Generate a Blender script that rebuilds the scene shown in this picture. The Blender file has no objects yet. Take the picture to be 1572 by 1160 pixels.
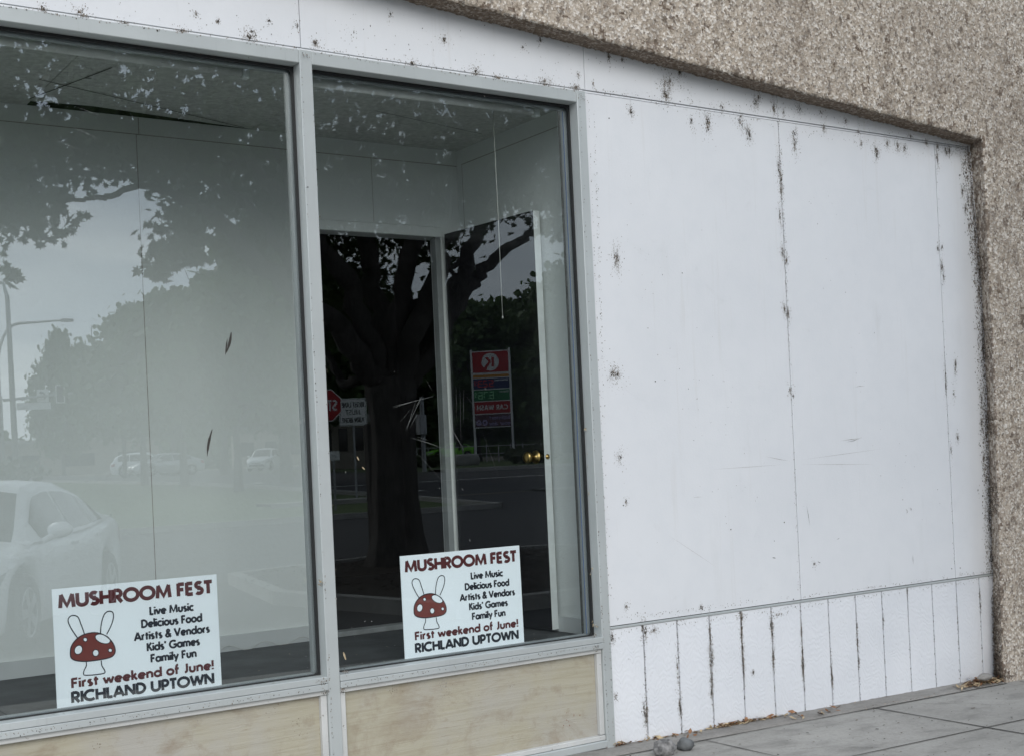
import bpy, math, random
from mathutils import Vector, Matrix, noise
random.seed(7)
C = bpy.context.scene.collection
R = math.radians
sc = bpy.context.scene

# ------------------------------------------------------------------ camera calibration (metres; facade plane y = 0, street at y < 0)
F_, CX_, CY_ = 2026.94, 786.0, 687.9
def cam_axes(yaw, pitch, roll):
    f = Vector((math.sin(yaw)*math.cos(pitch), math.cos(yaw)*math.cos(pitch), math.sin(pitch)))
    rt = Vector((math.cos(yaw), -math.sin(yaw), 0)); up = rt.cross(f)
    r2 = math.cos(roll)*rt + math.sin(roll)*up
    u2 = -math.sin(roll)*rt + math.cos(roll)*up
    return r2, u2, f
RX, UP, FW = cam_axes(R(34.1888), R(0.4348), R(-2.6647))
CAM = Vector((0, -4.72, 1.36))
def ray(x, y): return RX*((x-CX_)/F_) - UP*((y-CY_)/F_) + FW
def P(x, y, Y=0.0):                      # a measured point of the photo on the plane at depth Y
    d = ray(x, y); return CAM + d*((Y+4.72)/d.y)
GLASS_Y = 0.075
def RP(x, y, dist):                      # a measured reflected point at horizontal distance dist from the mirrored eye
    d = ray(x, y); d = Vector((d.x, -d.y, d.z)); d /= math.hypot(d.x, d.y)
    return Vector((0, 4.72+2*GLASS_Y, 1.36)) + d*dist
PROF = [(-50, -.1), (15, -.1), (22, .08), (29, .4), (38, .72), (45, .9), (66, 1.25), (91, 1.3), (104, 1.68), (700, 1.9)]
def zt(d):
    for (a, za), (b, zb) in zip(PROF, PROF[1:]):
        if d <= b: return za+(zb-za)*(d-a)/(b-a)
    return PROF[-1][1]
def zwalk(X): return 0.024-0.0187*(min(max(X, 1.5), 8)-3.69)

# ------------------------------------------------------------------ object helpers
class MB:
    def __init__(s): s.v = []; s.f = []; s.m = []
    def poly(s, pts, m=0):
        i = len(s.v); s.v += [tuple(p) for p in pts]; s.f.append(tuple(range(i, i+len(pts)))); s.m.append(m); return s
    def box(s, x0, x1, y0, y1, z0, z1, m=0, bev=0.0):
        if bev > 0:
            return s.bevbox(x0, x1, y0, y1, z0, z1, bev, m)
        i = len(s.v)
        s.v += [(x0,y0,z0),(x1,y0,z0),(x1,y1,z0),(x0,y1,z0),(x0,y0,z1),(x1,y0,z1),(x1,y1,z1),(x0,y1,z1)]
        for q in ((0,3,2,1),(4,5,6,7),(0,1,5,4),(1,2,6,5),(2,3,7,6),(3,0,4,7)):
            s.f.append(tuple(i+k for k in q)); s.m.append(m)
        return s
    def bevbox(s, x0, x1, y0, y1, z0, z1, b, m=0):
        lo = (x0, y0, z0); hi = (x1, y1, z1); idx = {}
        i = len(s.v)
        for sx in (0, 1):
            for sy in (0, 1):
                for sz in (0, 1):
                    for ax in range(3):
                        p = []
                        for a, sg in enumerate((sx, sy, sz)):
                            e = hi[a] if sg else lo[a]
                            p.append(e if a == ax else e+(-b if sg else b))
                        idx[(sx, sy, sz, ax)] = len(s.v); s.v.append(tuple(p))
        def F(*k): s.f.append(tuple(k)); s.m.append(m)
        for ax in range(3):
            o = [a for a in range(3) if a != ax]
            for sg in (0, 1):
                q = []
                for (a, b2) in ((0,0),(1,0),(1,1),(0,1)):
                    t = [0,0,0]; t[ax] = sg; t[o[0]] = a; t[o[1]] = b2; q.append(idx[(*t, ax)])
                F(*q)
        for ax in range(3):                                        # edges along ax
            o = [a for a in range(3) if a != ax]
            for a in (0, 1):
                for b2 in (0, 1):
                    t0 = [0,0,0]; t0[o[0]] = a; t0[o[1]] = b2; t1 = list(t0); t1[ax] = 1
                    F(idx[(*t0, o[0])], idx[(*t1, o[0])], idx[(*t1, o[1])], idx[(*t0, o[1])])
        for sx in (0, 1):
            for sy in (0, 1):
                for sz in (0, 1): F(*(idx[(sx, sy, sz, a)] for a in range(3)))
        return s
    def tube(s, path, rad, n=8, m=0, cap=True, squash=1.0):
        path = [Vector(p) for p in path]
        if not hasattr(rad, '__len__'): rad = [rad]*len(path)
        i0 = len(s.v); up = None
        for k, p in enumerate(path):
            t = (path[min(k+1, len(path)-1)]-path[max(k-1, 0)]).normalized()
            if up is None:
                up = Vector((0,0,1)) if abs(t.z) < .9 else Vector((1,0,0))
            a = t.cross(up).normalized(); up = a.cross(t).normalized()
            for j in range(n):
                an = 2*math.pi*j/n
                s.v.append(tuple(p+a*math.cos(an)*rad[k]+up*math.sin(an)*rad[k]*squash))
        for k in range(len(path)-1):
            for j in range(n):
                s.f.append((i0+k*n+j, i0+k*n+(j+1) % n, i0+(k+1)*n+(j+1) % n, i0+(k+1)*n+j)); s.m.append(m)
        if cap:
            s.f.append(tuple(i0+j for j in reversed(range(n)))); s.m.append(m)
            s.f.append(tuple(i0+(len(path)-1)*n+j for j in range(n))); s.m.append(m)
        return s
    def lathe(s, c, axis, prof, n=20, m=0):
        axis = Vector(axis).normalized(); a = axis.orthogonal().normalized(); b = axis.cross(a); c = Vector(c)
        i0 = len(s.v)
        for (r, h) in prof:
            for j in range(n):
                an = 2*math.pi*j/n; s.v.append(tuple(c+axis*h+(a*math.cos(an)+b*math.sin(an))*r))
        for k in range(len(prof)-1):
            for j in range(n):
                s.f.append((i0+k*n+j, i0+k*n+(j+1) % n, i0+(k+1)*n+(j+1) % n, i0+(k+1)*n+j)); s.m.append(m)
        s.f.append(tuple(i0+j for j in reversed(range(n)))); s.m.append(m)
        s.f.append(tuple(i0+(len(prof)-1)*n+j for j in range(n))); s.m.append(m)
        return s
    def prism(s, pts, off, m=0, m_side=None):
        n = len(pts); i = len(s.v); off = Vector(off)
        s.v += [tuple(p) for p in pts]+[tuple(Vector(p)+off) for p in pts]
        s.f.append(tuple(range(i, i+n))); s.m.append(m)
        s.f.append(tuple(reversed(range(i+n, i+2*n)))); s.m.append(m)
        for k in range(n):
            s.f.append((i+k, i+n+k, i+n+(k+1) % n, i+(k+1) % n)); s.m.append(m if m_side is None else m_side)
        return s
    def grid(s, fn, nu, nv, m=0):
        i = len(s.v)
        for a in range(nu+1):
            for b in range(nv+1): s.v.append(tuple(fn(a, b)))
        for a in range(nu):
            for b in range(nv):
                s.f.append((i+a*(nv+1)+b, i+(a+1)*(nv+1)+b, i+(a+1)*(nv+1)+b+1, i+a*(nv+1)+b+1)); s.m.append(m)
        return s
    def build(s, name, mats, parent=None, smooth=False, fix=True):
        if not isinstance(mats, (list, tuple)): mats = [mats]
        off = Vector((0,0,0)); p = parent
        while p is not None: off += p.location; p = p.parent
        me = bpy.data.meshes.new(name)
        me.from_pydata([(x-off.x, y-off.y, z-off.z) for x, y, z in s.v], [], s.f)
        for m in mats: me.materials.append(m)
        me.polygons.foreach_set('material_index', s.m)
        if smooth: me.polygons.foreach_set('use_smooth', [True]*len(s.f))
        if fix:
            import bmesh
            bm = bmesh.new(); bm.from_mesh(me); bmesh.ops.recalc_face_normals(bm, faces=bm.faces); bm.to_mesh(me); bm.free()
        me.update()
        o = bpy.data.objects.new(name, me); C.objects.link(o)
        if parent is not None: o.parent = parent
        return o
def tag(o, label=None, cat=None, group=None, kind=None):
    if label: o['label'] = label
    if cat: o['category'] = cat
    if group: o['group'] = group
    if kind: o['kind'] = kind
    return o
def thing(name, label, cat, loc=(0,0,0), rz=0, group=None):
    o = bpy.data.objects.new(name, None); C.objects.link(o); o.location = loc; o.rotation_euler = (0,0,rz)
    o.empty_display_size = .2
    return tag(o, label, cat, group)
def copy_tree(o, parent=None):
    c = o.copy(); C.objects.link(c); c.parent = parent
    for ch in list(o.children): copy_tree(ch, c)
    return c

# ------------------------------------------------------------------ material helpers
def mat(name):
    m = bpy.data.materials.new(name); m.use_nodes = True; nt = m.node_tree
    return m, nt, nt.nodes['Principled BSDF']
def N(nt, t, **kw):
    n = nt.nodes.new(t)
    for k, v in kw.items():
        if k in n.inputs: n.inputs[k].default_value = v
        else: setattr(n, k, v)
    return n
def L(nt, a, b): nt.links.new(a, b)
def coords(nt, scale=(1,1,1), rot=(0,0,0)):
    tc = N(nt, 'ShaderNodeTexCoord'); mp = N(nt, 'ShaderNodeMapping')
    mp.inputs['Scale'].default_value = scale; mp.inputs['Rotation'].default_value = rot
    L(nt, tc.outputs['Object'], mp.inputs['Vector']); return mp.outputs['Vector']
def ramp(nt, src, stops):
    r = N(nt, 'ShaderNodeValToRGB'); e = r.color_ramp.elements
    while len(e) < len(stops): e.new(.5)
    for el, (p, c) in zip(e, stops):
        el.position = p; el.color = (*c, 1) if len(c) == 3 else c
    L(nt, src, r.inputs['Fac']); return r.outputs['Color']
def mixc(nt, fac, a, b, mode='MIX'):
    m = N(nt, 'ShaderNodeMix', data_type='RGBA', blend_type=mode)
    for s, v in ((m.inputs[0], fac), (m.inputs[6], a), (m.inputs[7], b)):
        if hasattr(v, 'is_output'): L(nt, v, s)
        else: s.default_value = v if not isinstance(v, tuple) else (*v[:3], 1)
    return m.outputs[2]
def noisetex(nt, vec, scale, detail=6, rough=.55, dist=0):
    n = N(nt, 'ShaderNodeTexNoise'); n.inputs['Scale'].default_value = scale; n.inputs['Detail'].default_value = detail
    n.inputs['Roughness'].default_value = rough; n.inputs['Distortion'].default_value = dist
    L(nt, vec, n.inputs['Vector']); return n.outputs['Fac']
def bump(nt, bsdf, h, dist=.002, strength=1.0):
    b = N(nt, 'ShaderNodeBump'); b.inputs['Distance'].default_value = dist; b.inputs['Strength'].default_value = strength
    L(nt, h, b.inputs['Height']); L(nt, b.outputs['Normal'], bsdf.inputs['Normal'])
def simple(name, col, rough=.6, metal=0, var=.12, vscale=8, bmp=0, bscale=60, spec=.5):
    m, nt, b = mat(name); v = coords(nt)
    n = noisetex(nt, v, vscale)
    lo = tuple(c*(1-var) for c in col); hi = tuple(min(1, c*(1+var)) for c in col)
    L(nt, ramp(nt, n, [(.3, lo), (.7, hi)]), b.inputs['Base Color'])
    b.inputs['Roughness'].default_value = rough; b.inputs['Metallic'].default_value = metal
    b.inputs['Specular IOR Level'].default_value = spec
    if bmp: bump(nt, b, noisetex(nt, v, bscale), bmp)
    return m

# white painted sheet: faint smudges, dust towards joints
def m_white_panel():
    m, nt, b = mat('white_paint'); v = coords(nt)
    big = noisetex(nt, v, 1.3, 5); fine = noisetex(nt, v, 9, 8, .65)
    sm = noisetex(nt, coords(nt, (3, 3, .6)), 3, 6, .6)
    c = ramp(nt, big, [(.3, (.715, .73, .75)), (.7, (.765, .778, .795))])
    c = mixc(nt, ramp(nt, fine, [(.45, (0,0,0)), (.8, (.35,.35,.35))]), c, (.66, .685, .71))
    c = mixc(nt, ramp(nt, sm, [(.62, (0,0,0)), (.85, (.30,.30,.30))]), c, (.58, .585, .58))
    L(nt, c, b.inputs['Base Color']); b.inputs['Roughness'].default_value = .42
    dr = noisetex(nt, coords(nt, (9, 9, .5)), 2.2, 6, .65); pt = noisetex(nt, v, 4.5, 7, .7, .8)
    c = mixc(nt, ramp(nt, dr, [(.60, (0,0,0)), (.80, (.38,.38,.38))]), c, (.60, .59, .565))
    c = mixc(nt, ramp(nt, pt, [(.62, (0,0,0)), (.78, (.32,.32,.32))]), c, (.57, .575, .58))
    L(nt, c, b.inputs['Base Color'])
    h1 = noisetex(nt, v, 120, 4); h2 = noisetex(nt, coords(nt, (1, 1, .35)), 2.4, 3); hm = N(nt, 'ShaderNodeMath', operation='MULTIPLY_ADD'); L(nt, h2, hm.inputs[0]); hm.inputs[1].default_value = 7; L(nt, h1, hm.inputs[2])
    bump(nt, b, hm.outputs[0], .0007, .7)
    return m
def m_siding():
    m, nt, b = mat('white_painted_grooved_plywood'); v = coords(nt)
    g = noisetex(nt, coords(nt, (5, 5, 26)), 1.6, 6, .6, 1.4)
    w = N(nt, 'ShaderNodeTexWave', wave_type='BANDS', bands_direction='Z'); w.inputs['Scale'].default_value = 9
    w.inputs['Distortion'].default_value = 22; w.inputs['Detail'].default_value = 4; w.inputs['Detail Scale'].default_value = .7
    L(nt, coords(nt, (2.4, 1, 1.0)), w.inputs['Vector'])
    big = noisetex(nt, v, 2.2, 5)
    c = ramp(nt, big, [(.3, (.72, .74, .77)), (.7, (.80, .815, .84))])
    L(nt, c, b.inputs['Base Color']); b.inputs['Roughness'].default_value = .4
    h = N(nt, 'ShaderNodeMath', operation='ADD'); L(nt, g, h.inputs[0]); L(nt, w.outputs['Fac'], h.inputs[1])
    bump(nt, b, h.outputs[0], .0013, .5); return m
def m_stucco(name, c0, c1, c2, k=1.0):
    m, nt, b = mat(name); v = coords(nt)
    n1 = noisetex(nt, v, 58, 6, .8); n2 = noisetex(nt, coords(nt, (1, 1, .72)), 25, 5, .62, .4); big = noisetex(nt, v, 1.8, 5)
    vo = N(nt, 'ShaderNodeTexVoronoi'); vo.inputs['Scale'].default_value = 95; L(nt, v, vo.inputs['Vector'])
    c = ramp(nt, n1, [(.3, c0), (.48, c1), (.7, c2)])
    sp = N(nt, 'ShaderNodeSeparateColor'); L(nt, vo.outputs['Color'], sp.inputs['Color'])
    c = mixc(nt, ramp(nt, sp.outputs['Red'], [(.70, (0,0,0)), (.78, (.8*k,.8*k,.8*k))]), c, (.82, .77, .70))
    c = mixc(nt, ramp(nt, sp.outputs['Green'], [(.84, (0,0,0)), (.9, (.7,.7,.7))]), c, (.20, .17, .145))
    c = mixc(nt, ramp(nt, n2, [(.57, (0,0,0)), (.66, (.8,.8,.8))]), c, (.15, .12, .095))
    n3 = noisetex(nt, coords(nt, (1, 1, .7)), 7, 7, .68, .5)
    c = mixc(nt, ramp(nt, n3, [(.53, (0,0,0)), (.68, (.62,.62,.62))]), c, (.235, .19, .15))
    c = mixc(nt, ramp(nt, big, [(.45, (0,0,0)), (.7, (.3,.3,.3))]), c, (.30, .255, .215))
    L(nt, c, b.inputs['Base Color']); b.inputs['Roughness'].default_value = .95; b.inputs['Specular IOR Level'].default_value = .08
    h = N(nt, 'ShaderNodeMath', operation='ADD'); L(nt, n1, h.inputs[0]); L(nt, vo.outputs['Distance'], h.inputs[1])
    bump(nt, b, h.outputs[0], .004, .9); return m
def m_alu(name, col, metal=.25):
    m, nt, b = mat(name); v = coords(nt)
    n = noisetex(nt, v, 3, 6); d = noisetex(nt, v, 60, 6, .7)
    c = ramp(nt, n, [(.3, tuple(x*.92 for x in col)), (.7, tuple(min(1, x*1.06) for x in col))])
    c = mixc(nt, ramp(nt, d, [(.66, (0,0,0)), (.8, (.5,.5,.5))]), c, tuple(x*.6 for x in col))
    sk = noisetex(nt, coords(nt, (30, 30, 1.5)), 2, 5, .7)
    c = mixc(nt, ramp(nt, sk, [(.58, (0,0,0)), (.76, (.35,.35,.35))]), c, tuple(x*.72 for x in col))
    L(nt, c, b.inputs['Base Color']); b.inputs['Metallic'].default_value = metal; b.inputs['Roughness'].default_value = .42
    return m
def m_plywood():
    m, nt, b = mat('weathered_plywood')
    g = noisetex(nt, coords(nt, (1.2, 1, 22)), 2.4, 8, .62, .5); v = coords(nt)
    w = N(nt, 'ShaderNodeTexWave', wave_type='RINGS', rings_direction='Y'); w.inputs['Scale'].default_value = 1.1
    w.inputs['Distortion'].default_value = 7; w.inputs['Detail'].default_value = 4; w.inputs['Detail Scale'].default_value = .8
    L(nt, coords(nt, (.9, 1, 7)), w.inputs['Vector'])
    big = noisetex(nt, v, 2.0, 6, .6); fine = noisetex(nt, coords(nt, (2, 1, 48)), 3, 6, .75, .6)
    c = ramp(nt, g, [(.3, (.375, .345, .255)), (.5, (.415, .385, .295)), (.8, (.45, .42, .335))])
    c = mixc(nt, ramp(nt, w.outputs['Fac'], [(.86, (0,0,0)), (.98, (.22,.22,.22))]), c, (.31, .265, .18))
    c = mixc(nt, ramp(nt, big, [(.44, (0,0,0)), (.64, (.85,.85,.85))]), c, (.41, .395, .36))
    c = mixc(nt, ramp(nt, fine, [(.60, (0,0,0)), (.70, (.65,.65,.65))]), c, (.235, .19, .13))
    blot = noisetex(nt, v, 11, 7, .7)
    c = mixc(nt, ramp(nt, blot, [(.56, (0,0,0)), (.72, (.6,.6,.6))]), c, (.285, .235, .17))
    st2 = noisetex(nt, coords(nt, (1, 1, 1.6)), 3.2, 8, .7, .6)
    c = mixc(nt, ramp(nt, st2, [(.50, (0,0,0)), (.66, (.6,.6,.6))]), c, (.27, .215, .15))
    rag = noisetex(nt, coords(nt, (2.2, 1, 34)), 3.4, 6, .75, .8)
    c = mixc(nt, ramp(nt, rag, [(.63, (0,0,0)), (.67, (.8,.8,.8))]), c, (.49, .465, .415))
    L(nt, c, b.inputs['Base Color']); b.inputs['Roughness'].default_value = .85
    h = N(nt, 'ShaderNodeMath', operation='ADD'); L(nt, g, h.inputs[0]); L(nt, fine, h.inputs[1])
    bump(nt, b, h.outputs[0], .0018, .8); return m
def m_concrete(name, lo, hi, dark=.5):
    m, nt, b = mat(name); v = coords(nt)
    big = noisetex(nt, v, 1.4, 6, .6, .6); f = noisetex(nt, v, 70, 6, .7); st = noisetex(nt, coords(nt, (1, 2.4, 1)), 2.6, 8, .62)
    c = ramp(nt, big, [(.3, lo), (.7, hi)])
    c = mixc(nt, ramp(nt, st, [(.5, (0,0,0)), (.72, (dark,)*3)]), c, tuple(x*.55 for x in lo))
    c = mixc(nt, ramp(nt, f, [(.45, (0,0,0)), (.75, (.4,.4,.4))]), c, tuple(x*.6 for x in lo))
    md = noisetex(nt, v, 22, 8, .75)
    c = mixc(nt, ramp(nt, md, [(.52, (0,0,0)), (.72, (.5,.5,.5))]), c, tuple(x*.62 for x in lo))
    c = mixc(nt, ramp(nt, md, [(.28, (.4,.4,.4)), (.42, (0,0,0))]), c, tuple(min(1, x*1.25) for x in hi))
    L(nt, c, b.inputs['Base Color']); b.inputs['Roughness'].default_value = .9
    bump(nt, b, f, .003, .9); return m
def m_glass(name, f0):
    m, nt, b = mat(name); nt.nodes.remove(b); out = nt.nodes['Material Output']
    ge = N(nt, 'ShaderNodeNewGeometry'); dp = N(nt, 'ShaderNodeVectorMath', operation='DOT_PRODUCT')
    L(nt, ge.outputs['Incoming'], dp.inputs[0]); L(nt, ge.outputs['Normal'], dp.inputs[1])
    ab = N(nt, 'ShaderNodeMath', operation='ABSOLUTE'); L(nt, dp.outputs['Value'], ab.inputs[0])
    on = N(nt, 'ShaderNodeMath', operation='SUBTRACT'); on.inputs[0].default_value = 1; L(nt, ab.outputs[0], on.inputs[1])
    pw = N(nt, 'ShaderNodeMath', operation='POWER'); L(nt, on.outputs[0], pw.inputs[0]); pw.inputs[1].default_value = 5
    ma = N(nt, 'ShaderNodeMath', operation='MULTIPLY_ADD'); L(nt, pw.outputs[0], ma.inputs[0]); ma.inputs[1].default_value = .94; ma.inputs[2].default_value = f0
    tr = N(nt, 'ShaderNodeBsdfTransparent'); tr.inputs['Color'].default_value = (.964, .984, .982, 1)
    gl = N(nt, 'ShaderNodeBsdfGlossy'); gl.inputs['Roughness'].default_value = 0; gl.inputs['Color'].default_value = (.97, 1, .99, 1)
    mx = N(nt, 'ShaderNodeMixShader'); L(nt, ma.outputs[0], mx.inputs[0]); L(nt, tr.outputs[0], mx.inputs[1]); L(nt, gl.outputs[0], mx.inputs[2])
    L(nt, mx.outputs[0], out.inputs['Surface']); return m
GLASS_F0 = 0.058
def m_leaf(name, a, bcol):
    m, nt, b = mat(name); v = coords(nt); out = nt.nodes['Material Output']
    n = noisetex(nt, v, 1.1, 4); n2 = noisetex(nt, v, 14, 2)
    c = ramp(nt, n, [(.3, a), (.7, bcol)]); c = mixc(nt, ramp(nt, n2, [(.4, (0,0,0)), (.7, (.5,.5,.5))]), c, tuple(x*1.5 for x in bcol))
    L(nt, c, b.inputs['Base Color']); b.inputs['Roughness'].default_value = .55; b.inputs['Specular IOR Level'].default_value = .3
    t = N(nt, 'ShaderNodeBsdfTranslucent'); L(nt, c, t.inputs['Color'])
    mx = N(nt, 'ShaderNodeMixShader'); mx.inputs[0].default_value = .3
    L(nt, b.outputs[0], mx.inputs[1]); L(nt, t.outputs[0], mx.inputs[2]); L(nt, mx.outputs[0], out.inputs['Surface']); return m
def m_bark(name, lo, hi):
    m, nt, b = mat(name); n = noisetex(nt, coords(nt, (1, 1, .16)), 26, 8, .65, .4); big = noisetex(nt, coords(nt), 3, 4)
    c = ramp(nt, n, [(.3, tuple(x*.35 for x in lo)), (.5, lo), (.75, hi)]); c = mixc(nt, ramp(nt, big, [(.4, (0,0,0)), (.7, (.4,.4,.4))]), c, hi)
    L(nt, c, b.inputs['Base Color']); b.inputs['Roughness'].default_value = .95; bump(nt, b, n, .03, 1); return m
def m_stain(name, col, alpha, scale=30):
    m, nt, b = mat(name); v = coords(nt); b.inputs['Base Color'].default_value = (*col, 1); b.inputs['Roughness'].default_value = .9
    n = noisetex(nt, v, scale, 6, .7); c = ramp(nt, n, [(.42, (0,0,0)), (.75, (alpha,)*3)])
    L(nt, c, b.inputs['Alpha']); return m
def m_gravelly(name, cols, scale=24, bd=.02):
    m, nt, b = mat(name); v = coords(nt); n = noisetex(nt, v, scale, 8, .75); big = noisetex(nt, v, .7, 4)
    c = ramp(nt, n, [(.3, cols[0]), (.5, cols[1]), (.72, cols[2])]); c = mixc(nt, ramp(nt, big, [(.4, (0,0,0)), (.7, (.5,.5,.5))]), c, cols[0])
    L(nt, c, b.inputs['Base Color']); b.inputs['Roughness'].default_value = .95; bump(nt, b, n, bd, 1); return m
def m_wallint():
    m, nt, b = mat('interior_white_texture_paint'); v = coords(nt); n = noisetex(nt, v, 46, 4, .6); big = noisetex(nt, v, .8, 4)
    c = ramp(nt, big, [(.3, (.62, .645, .63)), (.7, (.67, .695, .68))]); L(nt, c, b.inputs['Base Color']); b.inputs['Roughness'].default_value = .6
    bump(nt, b, n, .0035, .8); return m
def m_trim():
    m, nt, b = mat('chipped_white_trim'); v = coords(nt); big = noisetex(nt, v, 6, 5); ch = noisetex(nt, v, 48, 5, .7)
    c = ramp(nt, big, [(.3, (.50, .505, .49)), (.7, (.60, .605, .59))]); c = mixc(nt, ramp(nt, ch, [(.645, (0,0,0)), (.66, (.85,.85,.85))]), c, (.16, .13, .10))
    L(nt, c, b.inputs['Base Color']); b.inputs['Roughness'].default_value = .6; bump(nt, b, ch, .0015, .6); return m
def m_emit_free(name, col, rough=.5): return simple(name, col, rough, 0, .05, 6)

M = {}
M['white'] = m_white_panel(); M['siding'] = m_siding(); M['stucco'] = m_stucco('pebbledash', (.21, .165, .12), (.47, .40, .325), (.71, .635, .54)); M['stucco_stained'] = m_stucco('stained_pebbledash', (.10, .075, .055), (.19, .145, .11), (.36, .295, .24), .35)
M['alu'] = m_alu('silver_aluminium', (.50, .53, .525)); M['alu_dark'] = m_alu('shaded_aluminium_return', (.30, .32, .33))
M['gasket'] = simple('black_rubber_gasket', (.012, .013, .014), .6); M['ply'] = m_plywood()
M['trimw'] = m_trim()
M['walk'] = m_concrete('sidewalk_concrete', (.30, .288, .262), (.41, .395, .362), .75); M['mortar'] = m_concrete('crumbling_mortar', (.22, .205, .185), (.34, .325, .30), .7)
M['joint'] = simple('dirt_joint', (.05, .046, .04), .95, 0, .5, 60)
M['glass'] = m_glass('window_glass', .056); M['glass2'] = m_glass('boosted_reflection_glass', .102); M['wallint'] = m_wallint(); M['ceil'] = simple('grey_ceiling_tile', (.50, .51, .49), .9, 0, .18, 40, .003, 120)  # glass2: same glass, extra reflected brightness put into the left panes' material
M['floor'] = simple('dark_display_floor', (.045, .048, .05), .7, 0, .5, 5, .002, 50)
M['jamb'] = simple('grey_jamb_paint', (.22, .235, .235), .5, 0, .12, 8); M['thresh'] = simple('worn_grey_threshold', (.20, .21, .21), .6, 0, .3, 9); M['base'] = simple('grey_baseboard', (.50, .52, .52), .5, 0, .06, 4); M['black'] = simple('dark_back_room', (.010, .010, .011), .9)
M['door'] = simple('black_gloss_door', (.006, .0065, .008), .22, 0, .2, 3); M['dooredge'] = simple('white_door_edge', (.68, .71, .70), .5)
M['brass'] = simple('polished_brass', (.42, .29, .11), .3, 1.0, .1); M['tubew'] = simple('white_tube_glass', (.82, .82, .80), .25)
M['cord'] = simple('white_cord', (.42, .42, .39), .7); M['blue'] = simple('blue_masking_tape', (.05, .11, .26), .7)
M['mould'] = simple('black_mould', (.042, .036, .030), .95, 0, .5, 90); M['mould2'] = simple('brown_dirt', (.175, .14, .105), .95, 0, .4, 90)
M['mould3'] = simple('grey_grime', (.33, .31, .285), .95, 0, .3, 60)
M['halo'] = m_stain('grime_halo', (.16, .135, .11), .75, 38)
M['paper'] = simple('coated_sign_board', (.885, .93, .965), .35, 0, .012, 2); M['maroon'] = simple('maroon_ink', (.09, .015, .017), .4); M['navy'] = simple('black_navy_ink', (.010, .013, .022), .4)
M['brick'] = simple('brick_red_ink', (.175, .032, .024), .4, 0, .06)
M['leafA'] = m_leaf('maple_leaf', (.030, .055, .018), (.055, .085, .026)); M['leafB'] = m_leaf('park_leaf', (.04, .082, .026), (.09, .14, .048))
M['leafC'] = m_leaf('shrub_leaf', (.03, .05, .022), (.07, .09, .04)); M['bark'] = m_bark('rough_bark', (.07, .063, .058), (.155, .142, .13))
M['asphalt'] = m_gravelly('asphalt', ((.030, .031, .033), (.046, .047, .05), (.07, .07, .072)), 60, .006)
M['grass'] = m_gravelly('lawn_grass', ((.045, .075, .022), (.075, .115, .035), (.12, .15, .06)), 30, .02)
M['mulch'] = m_gravelly('bark_mulch', ((.012, .009, .007), (.04, .03, .022), (.085, .06, .042)), 34, .03)
M['dirt'] = m_gravelly('dry_ground', ((.10, .095, .07), (.16, .15, .11), (.22, .20, .15)), 6, .02)
M['kerb'] = m_concrete('kerb_concrete', (.30, .295, .28), (.40, .39, .37)); M['line'] = simple('road_paint', (.62, .62, .58), .7, 0, .2, 5)
M['carw'] = simple('white_car_paint', (.86, .87, .88), .22, 0, .02, 1, spec=.7); M['carg'] = simple('silver_car_paint', (.42, .43, .45), .28, .5, .03, 1)
M['lime'] = simple('lime_green_paint', (.17, .50, .03), .3, 0, .03, 1); M['cargl'] = simple('tinted_car_glass', (.012, .015, .018), .06, 0, .1, 1, spec=.5)
M['tyre'] = simple('tyre_rubber', (.018, .018, .019), .85); M['rim'] = simple('alloy_rim', (.45, .46, .47), .35, .7); M['lens'] = simple('headlight_lens', (.50, .53, .55), .12, .3)
M['redl'] = simple('tail_light', (.35, .02, .02), .25); M['blackp'] = simple('black_plastic', (.02, .02, .021), .5)
M['galv'] = simple('galvanised_steel', (.36, .37, .38), .5, .5, .1, 6); M['signw'] = simple('sign_white', (.72, .73, .72), .5); M['signr'] = simple('sign_red', (.42, .018, .022), .45)
M['signo'] = simple('sign_orange', (.62, .26, .03), .5); M['signb'] = simple('sign_blue', (.018, .03, .12), .45); M['signg'] = simple('sign_green', (.012, .17, .06), .45)
M['signk'] = simple('sign_black', (.012, .012, .012), .5); M['signp'] = simple('sign_purple_photo', (.12, .055, .075), .5, 0, .5, 5); M['mauve'] = simple('sign_mauve', (.30, .25, .45), .5)
M['digr'] = simple('red_digit', (.75, .05, .04), .5); M['digg'] = simple('green_digit', (.35, .75, .40), .5)
M['stone'] = simple('grey_stone', (.20, .195, .19), .8, 0, .75, 38, .004, 60); M['stone2'] = simple('dark_stone', (.12, .125, .125), .8, 0, .4, 18, .004, 30)
M['dleaf1'] = simple('dry_leaf_rust', (.27, .135, .065), .8, 0, .45, 40); M['dleaf2'] = simple('dry_leaf_straw', (.44, .34, .21), .8, 0, .4, 40); M['dleaf3'] = simple('dry_leaf_dark', (.10, .06, .035), .8)
M['scratch'] = simple('pale_scratch', (.36, .375, .36), .6); M['feather'] = simple('dark_feather', (.05, .045, .04), .9); M['cocoon'] = simple('tan_insect_case', (.42, .34, .22), .9, 0, .4, 120)
M['rust'] = simple('rust_drip', (.22, .055, .025), .8); M['roofm'] = simple('flat_roof_building', (.30, .27, .23), .8)

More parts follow.
